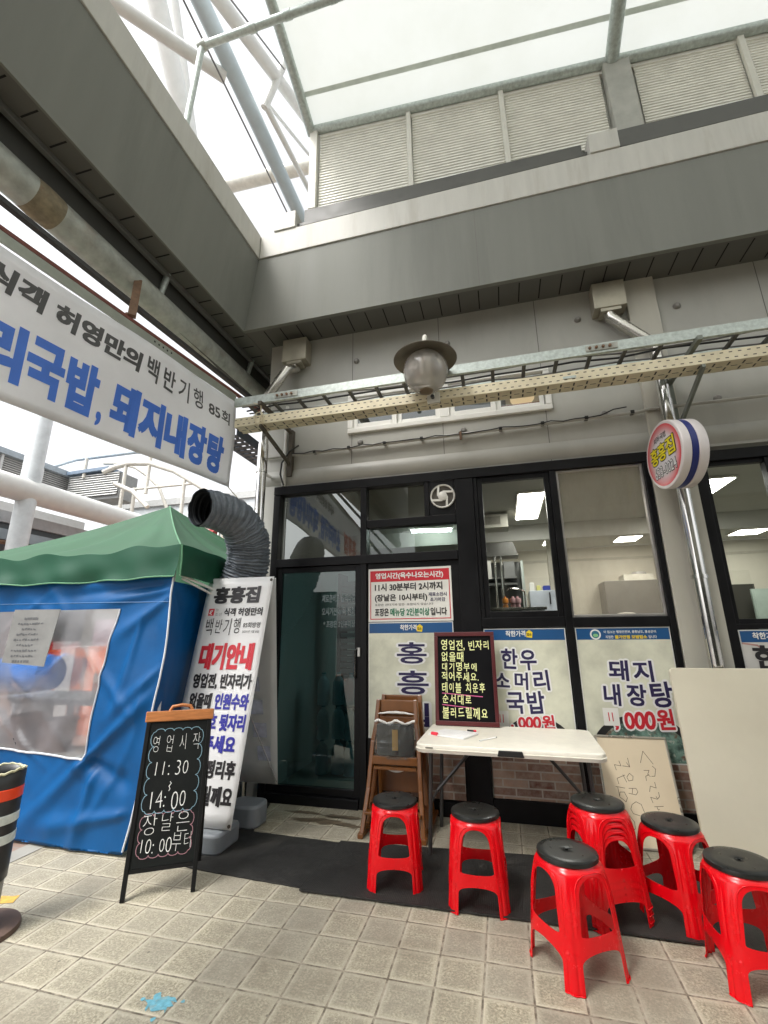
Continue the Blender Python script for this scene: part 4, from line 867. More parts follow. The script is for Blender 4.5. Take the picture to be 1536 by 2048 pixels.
build('back_wall', MB().grid(lambda s, tt: (-4.84+2.34*s, 5.40+.01*math.sin(s*30), 1.55+.4*tt), 20, 3).grid(lambda s, tt: (-4.84+.3*s, 5.38+crease(-4.84+.9*s, 1.9*tt, 7), 1.9*tt), 20, 30), BLUE, tent, smooth='all')
q = MB().tube([(-2.50, 3.09, 1.93), (-2.40, 3.6, 1.80)], .012, 8).tube([(-2.50, 3.12, 1.90), (-2.40, 3.7, 1.72)], .010, 8)
build('frame_bar', q, WHITEP, tent, smooth=True)
build('wall_seam', MB().tube([frontpt(x, 1.71-.012*(x+2.5)) for x in [-4.8+2.28*i/60 for i in range(61)]], .0035, 5), mat('seam_blue', (.05, .16, .36), .5), tent, smooth=True)
# notice on the tent window
nf = thing('tent_notice', 'grey paper notice with faded print taped behind the tent window', 'notice', (-3.82, 2.94, 1.2))
pts = [(-3.96, 1.675), (-3.475, 1.668), (-3.545, 1.225), (-3.99, 1.255)]
build('paper', MB().prism([(a, 2.935, b) for a, b in pts], (0, .003, 0)), mat('notice_grey', (.20, .205, .20), .7, var=.15), nf)
q = MB(); rd = random.Random(3); F = Face((0, 2.9335, 0), (1, 0, 0), (0, 0, 1))
for i in range(9):
    z = 1.60-.042*i; n_ = rd.randint(4, 9)
    for j in range(n_):
        x = -3.76-.028*n_/2+j*.03-.008*i*.5; F.stroke(q, [(x, z), (x+rd.uniform(.006, .02), z+rd.uniform(-.006, .006))], rd.uniform(.008, .016) if i not in (0, 8) else .018, .0005)
flat('faded_print', q, mat('faded_ink', (.10, .105, .11), .6), nf)
# things inside the tent, seen through the film
def tub(x, y, z, r, h, m, lab, nm='bucket', grp=None):
    b = thing(nm, lab, nm, (x, y, z), grp); build('body', MB().lathe([(r*.82, 0), (r*.9, h*.5), (r, h), (r*.96, h), (r*.8, .02), (0, .02)], (x, y, z), (0, 0, 1), 24), m, b, smooth=True)
    build('rim', MB().lathe([(r*.98, h-.02), (r*1.05, h-.015), (r*1.05, h), (r*.98, h)], (x, y, z), (0, 0, 1), 24), m, b, smooth=True); return b
BRN = mat('brown_plastic', (.18, .09, .065), .4); ORG = mat('orange_plastic', (.85, .16, .02), .4); REDP = mat('red_plastic', (.70, .02, .02), .35)
tub(-4.12, 3.35, .52, .15, .27, BRN, 'brown bucket on the low bench, left one of two inside the tent'); tub(-3.78, 3.35, .52, .15, .25, BRN, 'brown bucket on the low bench, right one of two inside the tent')
tt_ = thing('tent_table', 'long grey table inside the tent behind the clear window', 'table', (-3.9, 3.7, 0))
build('tabletop', MB().box(-4.7, -3.05, 3.45, 4.0, .86, .91), mat('table_grey', (.25, .26, .27), .4, .4), tt_, bevel=.006)
for x in (-4.6, -3.85, -3.12): build('leg', MB().box(x-.02, x+.02, 3.5, 3.54, 0, .86), mat('table_grey', None), tt_)
lt2 = thing('low_tent_table', 'low pale bench inside the tent carrying the brown buckets', 'bench', (-3.7, 3.35, 0)); build('seat', MB().box(-4.5, -3.1, 3.15, 3.55, .48, .52), mat('bench_pale', (.5, .47, .42), .6), lt2); build('leg', MB().box(-4.4, -4.36, 3.2, 3.5, 0, .48), mat('bench_pale', None), lt2); build('leg', MB().box(-3.24, -3.2, 3.2, 3.5, 0, .48), mat('bench_pale', None), lt2)
def crate(x, y, z, w_, d, h, m, lab):
    b = thing('crate', lab, 'crate', (x, y, z)); q = MB(); q.box(x, x+w_, y, y+d, z, z+.01); q.box(x, x+w_, y, y+.01, z+.01, z+h); q.box(x, x+w_, y+d-.01, y+d, z+.01, z+h); q.box(x, x+.01, y+.01, y+d-.01, z+.01, z+h); q.box(x+w_-.01, x+w_, y+.01, y+d-.01, z+.01, z+h); build('body', q, m, b)
    q = MB(); q.box(x-.01, x+w_+.01, y-.01, y, z+h-.03, z+h); q.box(x-.01, x+w_+.01, y-.01, y, z+h*.45, z+h*.5); build('rim', q, m, b); return b
crate(-8.5, 6.0, .0, .65, .6, 1.38, REDP, 'tall red crate stack behind the tent at the far left'); crate(-7.35, 6.0, 0, .5, .6, 1.25, ORG, 'orange crate stack behind the tent, left of the white block'); crate(-6.5, 6.1, 0, .7, .6, 1.30, ORG, 'orange crate stack behind the tent, right of the white block')
tag(build('carton', MB().box(-6.84, -6.55, 5.9, 6.3, 0, 1.30), WHITEPL, None, bevel=.01), 'tall white block standing for the glare between two orange crate stacks behind the tent', 'carton')  # plain white block whose colour stands for the glare behind the tent
tag(build('stall_board', MB().box(-7.2, -5.4, 6.8, 6.84, 1.25, 1.75).box(-7.2, -7.15, 6.8, 6.84, 0, 1.25).box(-5.45, -5.4, 6.8, 6.84, 0, 1.25), mat('pinkish_board', (.62, .50, .55), .6, var=.2, scale=9), None), 'pale pink price board on legs behind the tent', 'board')
bb = thing('blue_barrel', 'blue plastic barrel lying beyond the tent table', 'barrel', (-4.6, 4.7, .95)); build('body', MB().lathe([(0, 0), (.2, 0), (.22, .1), (.22, .7), (.2, .8), (0, .8)], (-6.1, 4.5, 1.0), (1, 0, .05), 24), mat('barrel_blue', (.01, .16, .55), .35), bb, smooth=True); build('stand', MB().box(-6.0, -5.4, 4.3, 4.7, 0, .79), mat('table_grey', None), bb)
pots = thing('grey_pots', 'row of grey cooking pots standing on the tent table', 'pots', (-3.5, 3.75, .91))
for x, r, h in ((-3.72, .12, .2), (-3.48, .13, .26), (-3.24, .1, .18)): build('pot', MB().lathe([(r*.95, 0), (r, h), (r*.97, h), (r*.9, .02), (0, .02)], (x, 3.75, .911), (0, 0, 1), 24), mat('pot_grey', (.16, .17, .18), .35, .5), pots, smooth=True)

# ================================================================== FLEXIBLE DUCT
du = thing('flexible_duct', 'black ribbed flexible duct rising behind the standing banner with its mouth turned left', 'duct', (-2.3, 3.62, 1.5))
ctrl = [V(p) for p in ((-2.58, 4.05, 1.45), (-2.42, 3.80, 1.62), (-2.31, 3.66, 1.85), (-2.225, 3.63, 2.08), (-2.205, 3.57, 2.29), (-2.24, 3.42, 2.44), (-2.305, 3.23, 2.485), (-2.36, 3.06, 2.475))]
def cat(P, n):
    o = []; P = [P[0]*2-P[1]]+P+[P[-1]*2-P[-2]]
    for i in range(1, len(P)-2):
        for j in range(n):
            t = j/n; a, b, c, d = P[i-1:i+3]; o.append(.5*((2*b)+(c-a)*t+(2*a-5*b+4*c-d)*t*t+(3*b-a-3*c+d)*t**3))
    o.append(P[-2]); return o
path = cat(ctrl, 34); nP = len(path)
tap = lambda i: .186-.034*max(0, (i/nP-.55)/.45)
rad = [tap(i)+.010*math.sin(i*math.pi/2.0+.4)*(1 if i < nP*.55 else max(.18, 1-(i-nP*.55)/(nP*.2)))+.004*math.sin(i*.6) for i in range(nP)]
for i in range(nP-4, nP): rad[i] = .158
q = MB().tube(path, rad, 40, cap=False); rd = random.Random(4)
q.v = [tuple(V(v)+V((NZ.noise(V(v)*16), NZ.noise(V(v)*16+V((9, 0, 0))), NZ.noise(V(v)*16+V((0, 7, 0)))))*.009+V((NZ.noise(V(v)*45), NZ.noise(V(v)*45+V((9, 0, 0))), NZ.noise(V(v)*38+V((0, 7, 0)))))*.006) for v in q.v]
build('hose', q, mat('duct_vinyl', (.12, .14, .165), .36, var=.25, scale=30, bump=.25, bscale=60), du, smooth='all')
q = MB().tube(path, [r-.014 for r in rad], 32, cap=False); build('liner', q, mat('duct_inside', (.008, .01, .014), .6), du, smooth='all')

# ================================================================== STANDING A-FRAME BANNER
sb = thing('standing_banner', 'white double sided standing banner with red and blue waiting notice, on a grey weighted base', 'banner', (-2.2, 3.5, 0))
T0, T1 = V((-2.475, 3.45, 1.93)), V((-1.855, 3.45, 1.93)); B0, B1 = V((-2.565, 3.2, .14)), V((-1.945, 3.2, .14))
VIN = mat('standing_banner_vinyl', (.80, .80, .80), .45, var=.04, scale=2, trans=.08)
def sbp(s, t): # t 0 bottom 1 top
    a = B0.lerp(B1, s); b = T0.lerp(T1, s); p_ = a.lerp(b, t); return p_
build('front_sheet', MB().grid(lambda s, t: tuple(sbp(s, t)), 12, 20), VIN, sb, smooth='all', solid=.0015)
VIN2 = mat('rear_banner_vinyl', (.88, .88, .88), .45, var=.03, scale=2, trans=.5)
C0, C1 = V((-2.42, 3.86, .24)), V((-1.935, 3.86, .24)); U0, U1 = V((-2.46, 3.475, 1.925)), V((-1.85, 3.475, 1.92))
build('rear_sheet', MB().grid(lambda s, t: tuple((C0.lerp(C1, s)).lerp(U0.lerp(U1, s), t)), 8, 10), VIN2, sb, smooth='all', solid=.0015)
build('pole', MB().tube([(-2.47, 3.462, 1.93), (-1.86, 3.462, 1.925)], .008, 8).tube([(-2.2, 3.5, .1), (-2.17, 3.463, 1.92)], .012, 8).tube([(-1.94, 3.85, .26), (-2.12, 3.56, .92)], .004, 6), mat('pole_grey', (.4, .4, .4), .4, .5), sb, smooth=True)
q = MB()
for s, t in ((.03, .985), (.97, .985), (.03, .012), (.97, .012)): q.lathe([(.012, 0), (.012, .005), (.005, .007), (0, .007)], sbp(s, t)+V((0, -.001, 0)), (0, -1, .1), 12)
build('eyelet', q, mat('eyelet_dark', (.08, .07, .06), .4, .6), sb)
q = MB(); q.prism([(a, b, 0) for a, b in rrect(-2.42, -1.99, 3.12, 3.42, .05)], (0, 0, .13)).prism([(a, b, 0) for a, b in rrect(-2.25, -1.96, 3.56, 3.80, .08)], (0, 0, .16))
build('water_base', q, mat('base_grey', (.20, .22, .24), .45), sb, smooth=True, bevel=.02)
SF = Face(B0, B1-B0, (T0+T1)/2-(B0+B1)/2); SW, SH = (B1-B0).length, (((T0+T1)/2-(B0+B1)/2)).length
xs = ((T0+T1)/2-(B0+B1)/2).dot(SF.u)/SH
SF.v = ((T0-B0)).normalized(); SF.n = SF.u.cross(SF.v).normalized(); SF.O = SF.O+SF.n*.002
def st(q, t, x0, x1, f0, f1, off=.045): SF.text(q, t, x0*SW, f0*SH, (x1-x0)*SW, (f1-f0)*SH, off, .003)
q = MB(); st(q, '홍흥집', .13, .84, .880, .956, .055); st(q, '식객 허영만의', .34, .92, .820, .856, .04); st(q, '영업전, 빈자리가', .09, .94, .504, .566, .05); st(q, '없을때', .10, .42, .424, .486, .05); st(q, '테이블 정리후', .08, .93, .168, .232, .05); st(q, '불러드릴께요', .10, .95, .073, .140, .05)
SF.hand(q, '백반기행', .09*SW, .735*SH, .56*SW, .075*SH, .0, .003, 6, 4); st(q, '85회방영', .67, .92, .765, .79, .01); st(q, '2021년 1월 8일', .67, .92, .742, .754, 0)
flat('lettering', q, BLKI, sb)
q = MB(); st(q, '대기안내', .11, .90, .587, .695, .06); SF.rect(q, .10*SW, .823*SH, .085*SW, .032*SH, .003); flat('lettering', q, RED, sb)
q = MB(); st(q, '인원수와', .47, .95, .424, .486, .05); st(q, '전화번호 뒷자리', .06, .95, .342, .405, .05); st(q, '적어주세요', .12, .87, .26, .323, .05); flat('lettering', q, mat('blue_ink', (.03, .03, .30), .45, var=0), sb)
q = MB(); SF.stroke(q, [(.12*SW, .831*SH), (.13*SW, .845*SH), (.16*SW, .847*SH), (.145*SW, .838*SH), (.125*SW, .833*SH), (.155*SW, .828*SH)], .006, .0042); flat('logo_swirl', q, WHT, sb)
q = MB(); st(q, 'TV', .205, .25, .841, .854, .01); st(q, '조선', .205, .31, .821, .836, .0); flat('lettering', q, mat('grey_ink', (.3, .3, .3), .5), sb)
RFc = Face(U1, U0-U1, C1-U1)
q = MB(); RFr = Face(C0+V((0, -.004, 0)), C1-C0, U0-C0)
for i, f in enumerate((.62, .48, .36, .24, .12)):
    q = MB(); RFr.rect(q, .42*.48+.03*i, f*1.6, .16-.01*i, .12, .004); flat('ghost_print', q, mat('ghost_blue', (.55, .58, .70), .5, var=.3, scale=12), sb)

# ================================================================== CHALK A-FRAME
WOODO = mat('orange_wood', (.42, .155, .045), .45, var=.25, scale=10, stretch=(1, 1, 8)); CHALKB = mat('chalkboard', (.010, .0115, .011), .7, var=.35, scale=3, stain=.3, stain_col=(.03, .032, .032), spec=.12)
CHALK = mat('white_chalk', (.72, .72, .70), .9, var=.2, scale=60); BLKW = mat('black_wood', (.008, .008, .008), .5, spec=.2)
ck = thing('chalk_easel', 'tall black chalkboard easel with orange wooden top and chalked opening hours, by the blue tent', 'chalkboard', (-2.05, 2.75, 0))
A, B = V((-2.205, 2.545, 0)), V((-1.885, 2.735, 0)); e = (B-A).normalized(); nrm = V((e.y, -e.x, 0)); back = -nrm
Wf = (B-A).length; apx = (A+B)/2+back*.185; lean = V((back.x*.185, back.y*.185, .93)).normalized()
cf = lean.cross(e)*-1 if (lean.cross(e)).dot(nrm) < 0 else lean.cross(e)
def cp(x, h, d=0, shrink=1): # point on the front leaf: x across from centre, h along the slope, d towards viewer
    return (A+B)/2+e*x+lean*h+cf*d
Ln = .955
for s in (-1, 1):
    a0 = cp(s*(Wf/2), 0); a1 = cp(s*(Wf/2-.0), Ln); build('leg', MB().bar(a0, a1, .024, .03, cf), BLKW, ck, bevel=.003)
    b0 = (A+B)/2+e*s*(Wf/2)+back*.375; build('rear_leg', MB().bar(b0, cp(s*Wf/2, Ln-.02, -.03), .022, .022, cf), BLKW, ck, bevel=.003)
build('board', MB().obox(cp(0, .54), e*(Wf/2-.0), lean*.395, cf*.008), CHALKB, ck, bevel=.002)
build('rear_board', MB().obox(((A+B)/2+back*.375).lerp(cp(0, Ln-.02, -.03), .56), e*(Wf/2-.02), (cp(0, Ln, -.03)-((A+B)/2+back*.375)).normalized()*.38, back*.006), BLKW, ck)
build('foot_rail', MB().bar(cp(-Wf/2, .135), cp(Wf/2, .135), .02, .022, cf), BLKW, ck)
build('top_cap', MB().obox(cp(0, Ln, -.012), e*(Wf/2+.022), lean*.032, cf*.032), WOODO, ck, bevel=.005)
build('carry_handle', MB().tube([cp(-.07, Ln+.03, -.012), cp(-.055, Ln+.058, -.012), cp(0, Ln+.066, -.012), cp(.055, Ln+.058, -.012), cp(.07, Ln+.03, -.012)], .011, 10), WOODO, ck, smooth=True)
CF = Face(cp(-Wf/2, 0, .0085), e, lean); CF.n = cf
def cl(q, t, x, h, w_, hh, sd_=1, off=-.02): CF.hand(q, t, x*Wf, h, w_*Wf, hh, off, .0012, sd_, 5)
q = MB(); cl(q, '영 업 시 작', .10, .745, .79, .10, 3); cl(q, '11:30', .17, .60, .58, .115, 4); cl(q, '14:00', .16, .42, .60, .125, 5); cl(q, '장날은', .12, .305, .75, .11, 6); cl(q, '10:00', .12, .205, .50, .10, 7); cl(q, '부터', .60, .215, .33, .095, 8)
CF.stroke(q, [(.47*Wf, .575), (.49*Wf, .565), (.46*Wf, .55), (.48*Wf, .535), (.465*Wf, .525)], .004, .0012)
flat('lettering', q, CHALK, ck)
def cloud(x0, x1, z0, z1, nx, nz, wd):
    q = MB(); P = []
    def edge(a, b, n, o):
        for i in range(n):
            s = V(a).lerp(V(b), i/n); t2 = V(a).lerp(V(b), (i+1)/n); m_ = (s+t2)/2; r = (t2-s).length/2; d = (t2-s).normalized()
            for j in range(7): an = math.pi*j/6; P.append((m_.x-d.x*r*math.cos(an)+o[0]*r*.55*math.sin(an), m_.y-d.y*r*math.cos(an)+o[1]*r*.55*math.sin(an)))
    edge((x0, z1), (x1, z1), nx, (0, 1)); edge((x1, z1), (x1, z0), nz, (1, 0)); edge((x1, z0), (x0, z0), nx, (0, -1)); edge((x0, z0), (x0, z1), nz, (-1, 0)); P.append(P[0])
    CF.stroke(q, P, wd, .0012); return q
flat('chalk_border', cloud(.14*Wf, .86*Wf, .425, .865, 5, 5, .0035), mat('blue_chalk', (.22, .36, .44), .9), ck)
flat('chalk_border', cloud(.14*Wf, .86*Wf, .205, .40, 5, 3, .0035), mat('pink_chalk', (.36, .19, .22), .9), ck)

# ================================================================== FOLDING TABLE AND WHAT STANDS ON IT
TABW = mat('table_plastic', (.80, .76, .66), .42, var=.05, scale=14, bump=.12, bscale=150, stain=.2, stain_col=(.6, .55, .45))
LEG = mat('grey_tube', (.075, .072, .07), .4, .4)
tb_ = thing('folding_table', 'white plastic folding table standing in front of the menu posters', 'table', (-.03, 3.69, 0))
q = MB(); a = R(-1.2); pts = rrect(-.615, .6, -.375, .375, .07, 6); ca, sa_ = math.cos(a), math.sin(a)
tr_ = lambda x, y, z=0: V((-.03+x*ca-y*sa_, 3.69+x*sa_+y*ca, z))
def ring(sc_, z): return [tr_(x*(1-sc_/.61), y*(1-sc_/.375), z) for x, y in pts]
n = len(pts); rings = [ring(.0, .668), ring(-.006, .690), ring(.0, .692), ring(0, .712), ring(.006, .72), ring(.012, .721)]
vs = [p_ for r in rings for p_ in r]; fs_ = []
for i in range(len(rings)-1):
    for j in range(n): fs_.append((i*n+j, i*n+(j+1) % n, (i+1)*n+(j+1) % n, (i+1)*n+j))
fs_.append(tuple(range((len(rings)-1)*n, len(rings)*n))); fs_.append(tuple(range(n))[::-1]); q.add(vs, fs_)
build('tabletop', q, TABW, tb_, smooth=True)
hx = .02
build('carry_handle', MB().prism([tr_(hx-.085, -.384, .672), tr_(hx+.085, -.384, .672), tr_(hx+.075, -.384, .708), tr_(hx-.075, -.384, .708)], tr_(0, .03)-tr_(0, 0)), mat('black_plastic', (.015, .015, .015), .4), tb_, bevel=.004)
build('edge_slot', MB().prism([tr_(-.54, -.381, .698), tr_(-.49, -.381, .698), tr_(-.49, -.381, .704), tr_(-.54, -.381, .704)], tr_(0, .01)-tr_(0, 0)), mat('slot_grey', (.2, .18, .15), .6), tb_)
for sx_ in (-.53, .50):
    for sy_ in (-.22, .28): build('leg', MB().tube([tr_(sx_, sy_, .67), tr_(sx_-.03*(1 if sx_ < 0 else -1), sy_+(.0), .0)], .014, 10), LEG, tb_, smooth=True)
    build('leg_rail', MB().tube([tr_(sx_-.012*(1 if sx_ < 0 else -1), -.22, .32), tr_(sx_-.012*(1 if sx_ < 0 else -1), .28, .32)], .010, 8), LEG, tb_, smooth=True)
    build('brace', MB().tube([tr_(sx_-.01*(1 if sx_ < 0 else -1), 0.03, .32), tr_(sx_*.42, .03, .66)], .012, 8), LEG, tb_, smooth=True)
nb = thing('notebook', 'white open guest notebook with a red clip lying on the folding table', 'notebook', (-.47, 3.62, .722))
q = MB().prism([(-.60, 3.60, .7225), (-.33, 3.50, .7225), (-.24, 3.70, .7225), (-.50, 3.81, .7225)], (0, 0, .012)); build('pages', q, mat('paper_white', (.82, .81, .80), .6), nb, bevel=.002)
build('clip', MB().tube([(-.575, 3.60, .737), (-.53, 3.575, .738)], .012, 8), mat('clip_red', (.75, .02, .05), .35), nb, smooth=True)
q = MB(); rd = random.Random(6); F = Face((-.43, 3.60, .7352), (.93, -.36, 0), (.36, .93, 0))
for i in range(4): F.stroke(q, [(.02+j*.022, .05+i*.03+rd.uniform(-.006, .006)) for j in range(5)], .0025, .0002)
flat('handwriting', q, mat('pencil_grey', (.4, .4, .42), .7), nb)
pn = thing('pen', 'thin white pen with dark tip lying on the folding table', 'pen', (-.17, 3.55, .725)); build('barrel', MB().tube([(-.22, 3.47, .728), (-.115, 3.60, .728)], .0055, 8), mat('paper_white', None), pn, smooth=True); build('tip', MB().tube([(-.115, 3.60, .728), (-.105, 3.612, .728)], [.005, .0015], 8), BLKI, pn, smooth=True)
mk = thing('marker', 'tiny black marker lying behind the notebook on the table', 'marker', (-.30, 3.79, .725)); build('barrel', MB().tube([(-.33, 3.80, .729), (-.28, 3.79, .729)], .006, 8), BLKI, mk, smooth=True); build('cap', MB().tube([(-.28, 3.79, .729), (-.262, 3.786, .729)], .007, 8), mat('clip_red', None), mk, smooth=True)
# menu blackboard
mb_ = thing('menu_board', 'black board with maroon frame and pale yellow handwriting leaning behind the folding table', 'blackboard', (-.35, 4.03, .722))
MF = Face((-.60, 3.995, .7225), (1, 0, 0), (0, .10, .735)); MW, MH = .512, .742
def mbx(x, y, w_, h, d, d0=0): return MB().obox(MF.p(x+w_/2, y+h/2, d0+d/2), MF.u*w_/2, MF.v*h/2, MF.n*d/2)
build('board', mbx(.02, .02, MW-.04, MH-.04, .012), mat('menu_black', (.004, .004, .005), .5, spec=.12), mb_)
q = MB()
for a_ in ((0, 0, MW, .035), (0, MH-.035, MW, .035), (0, .035, .03, MH-.07), (MW-.03, .035, .03, MH-.07)): t_ = mbx(*a_, .024); q.add(t_.v, t_.f)
build('frame', q, mat('maroon_frame', (.085, .012, .014), .35, var=.15), mb_, bevel=.003)
q = MB(); S_ = lambda t, x, z, w_, h, sd_: MF.hand(q, t, x+.60, (z-.7225)*1.009, w_, h, .012, .0145, sd_, 3)
S_('영업전,', -.545, 1.31, .23, .085, 1); S_('빈자리', -.31, 1.312, .185, .075, 2); S_('없을때', -.545, 1.22, .20, .078, 3); S_('대기명부에', -.545, 1.14, .31, .07, 4); S_('적어주세요.', -.545, 1.06, .33, .072, 5); S_('테이블 치운후', -.545, .97, .365, .08, 6); S_('순서대로', -.545, .885, .25, .078, 7); S_('불러드릴께요', -.545, .78, .375, .085, 8)
flat('lettering', q, mat('pale_yellow_paint', (.78, .80, .38), .6, var=.08, scale=40), mb_)
q = MB()
for z, x1 in ((.966, -.21), (.878, -.285)): MF.stroke(q, [(.06, (z-.7225)*1.009), (x1+.60, (z-.745)*1.009)], .006, .0142)
flat('underline', q, mat('pink_paint', (.65, .12, .30), .6), mb_)

# ================================================================== HIGH CHAIRS
HW = mat('brown_wood', (.165, .056, .009), .38, var=.22, scale=7, stretch=(1, 1, .25), coat=.3); GPAD = mat('grey_pad', (.03, .033, .035), .5); PLAS = glass('clear_wrap', (.92, .92, .92), .025, .22, haze=.02, haze_col=(.7, .7, .7))
def high_chair(x, y, z, lab, pad):
    h = thing('high_chair', lab, 'high chair', (x, y, z), 'stacked wooden high chairs', local=True)
    for s in (-1, 1):
        pts = [(s*.235, -.12, 0), (s*.205, -.03, .30), (s*.185, .03, .62), (s*.165, .06, .74), (s*.155, .10, .92)]
        q = MB()
        for a, b in zip(pts, pts[1:]): q.bar(a, V(b)+(V(b)-V(a)).normalized()*.004, .034, .05, (0, 1, .2))
        build('side_post', q, HW, h, bevel=.006)
        build('rear_leg', MB().bar((s*.215, .22, 0.0), (s*.185, .05, .55), .034, .04, (0, 1, .2)), HW, h, bevel=.006)
        build('skid', MB().box(s*.235-.022, s*.235+.022, -.16, .25, 0.0, .035), HW, h, bevel=.006)
    build('top_rail', MB().bar((-.145, .10, .875), (.145, .10, .875), .022, .095, (0, 0, 1)), HW, h, bevel=.008)
    build('back_rail', MB().bar((-.16, .075, .775), (.16, .075, .775), .02, .05, (0, 0, 1)), HW, h, bevel=.005)
    build('front_rail', MB().bar((-.18, -.01, .495), (.18, -.01, .495), .022, .06, (0, 0, 1)), HW, h, bevel=.005)
    build('foot_rest', MB().bar((-.215, -.09, .16), (.215, -.09, .16), .09, .02, (0, 0, 1)), HW, h, bevel=.004)
    build('seat', MB().prism([(-.17, -.02, .43), (.17, -.02, .43), (.17, .22, .45), (-.17, .22, .45)], (0, 0, .02)), HW, h)
    build('lower_panel', MB().box(-.16, .16, .20, .215, .22, .40), HW, h)
    if pad:
        pd = build('pad', MB().prism([(a, .0, b) for a, b in rrect(-.15, .15, .525, .755, .02)], (0, .04, .0)), GPAD, h, bevel=.008)
        build('pad_tag', MB().box(-.022, .026, -.006, -.001, .565, .715), mat('tan_tag', (.62, .37, .09), .5), pd, bevel=.002)
        build('tag_end', MB().box(-.022, .026, -.005, -.001, .53, .564), mat('black_plastic', None), pd)
        build('wrap', MB().grid(lambda s, t: (-.165+.33*s, -.012-.012*abs(NZ.noise(V((s*7, t*6, 1))))-.01*math.sin(math.pi*s), .505+.265*t+.008*NZ.noise(V((s*5, t*3, 3)))), 24, 20), PLAS, h, smooth='all')
        build('wrap_edge', MB().tube([(-.165+.33*i/16, -.006+.008*math.sin(i*1.7), .77+.012*math.sin(i*.9)) for i in range(17)], [.006+.006*abs(math.sin(i*1.3)) for i in range(17)], 8), mat('milky_plastic', (.72, .70, .66), .35), h, smooth=True)
        build('wrap_edge', MB().tube([(-.15+.30*i/16, .05+.006*math.sin(i*1.7), .822+.012*math.sin(math.pi*i/16)) for i in range(17)], [.003+.008*math.sin(math.pi*i/16) for i in range(17)], 8), mat('milky_plastic', None), h, smooth=True)
        build('wrap_tail', MB().grid(lambda s, t: (-.10+.2*s, .02, .435-.03*math.sin(math.pi*s)*t), 12, 3), mat('milky_plastic', None), h)
    return h
high_chair(-.90, 3.78, .0, 'front brown wooden high chair with plastic wrapped grey pad, behind a red stool', True)
high_chair(-.885, 3.90, .025, 'rear brown wooden high chair nested behind the plastic wrapped one', False)

# ================================================================== STOOLS
SRED = mat('stool_red_plastic', (.76, .002, .008), .22, var=.04, scale=14, coat=.1, spec=.4, rnd=.10, stain=.35, stain_col=(.42, .012, .014)); SBLK = mat('stool_black_seat', (.010, .011, .011), .30, var=.3, scale=14, stain=.25, stain_col=(.035, .034, .03))
HT = .418
def body_r(phi, z):
    t = max(0, min(1, 1-z/.405)); a = .131+.012*min(1, t/.07)+.031*t; n = 2+1.5*min(1, t*3.2)+.5*t
    if z > .395: a = .131-.004*(z-.395)/.02
    c, s = abs(math.cos(phi)), abs(math.sin(phi)); r = a*(c**n+s**n)**(-1/n)
    dv = (math.degrees(phi) % 90)-45; flute = (.0045*math.exp(-((abs(dv)-5.5)/1.6)**2))*max(0, min(1, (t-.08)*5))  # two shallow grooves down each corner
    return r-flute
def opening(z):
    if z <= .124: # leg notch
        u = z/.124; return 33*(1-max(0, (u-.72)/.28)**2.6)**(1/2.6) if u < 1 else 0
    if z < .176: return 0
    if z <= .371:
        u = (z-.176)/.195; lo = 1-max(0, (.06-u)/.06)**2.5 if u < .06 else 1; lo = max(0, lo)**(1/2.5)
        w0 = 31-5.5*u; hi = (1-max(0, (u-.70)/.30)**2.3); hi = max(0, hi)**(1/2.3)
        return w0*lo*hi
    return 0
zs = sorted(set([0, .01, .03, .06, .075]+[.124*(.72+.28*(1-(1-i/9)**2.4)) for i in range(10)]+[.135, .147, .16, .176]+[.176+.195*.06*(i/4)**2 for i in range(5)]+[.20, .22, .24, .26, .275, .29, .303]+[.176+.195*(.70+.30*(1-(1-i/14)**2.4)) for i in range(15)]+[.3735, .377, .383, .39, .396, .405, .415]))
def stool_body():
    q = MB(); NC = 16
    for sd_ in range(4):
        for m_ in (1, -1):
            vs = []
            for z in zs:
                op = opening(z)
                for i in range(NC+1):
                    ph = R(sd_*90)+R(m_*(45-(45-op)*i/NC)); r = body_r(ph, z); vs.append((r*math.cos(ph), r*math.sin(ph), z))
            fs_ = []
            for j in range(len(zs)-1):
                for i in range(NC):
                    a = j*(NC+1)+i; f = (a, a+1, a+NC+2, a+NC+1); fs_.append(f if m_ < 0 else f[::-1])
            q.add(vs, fs_)
    return q
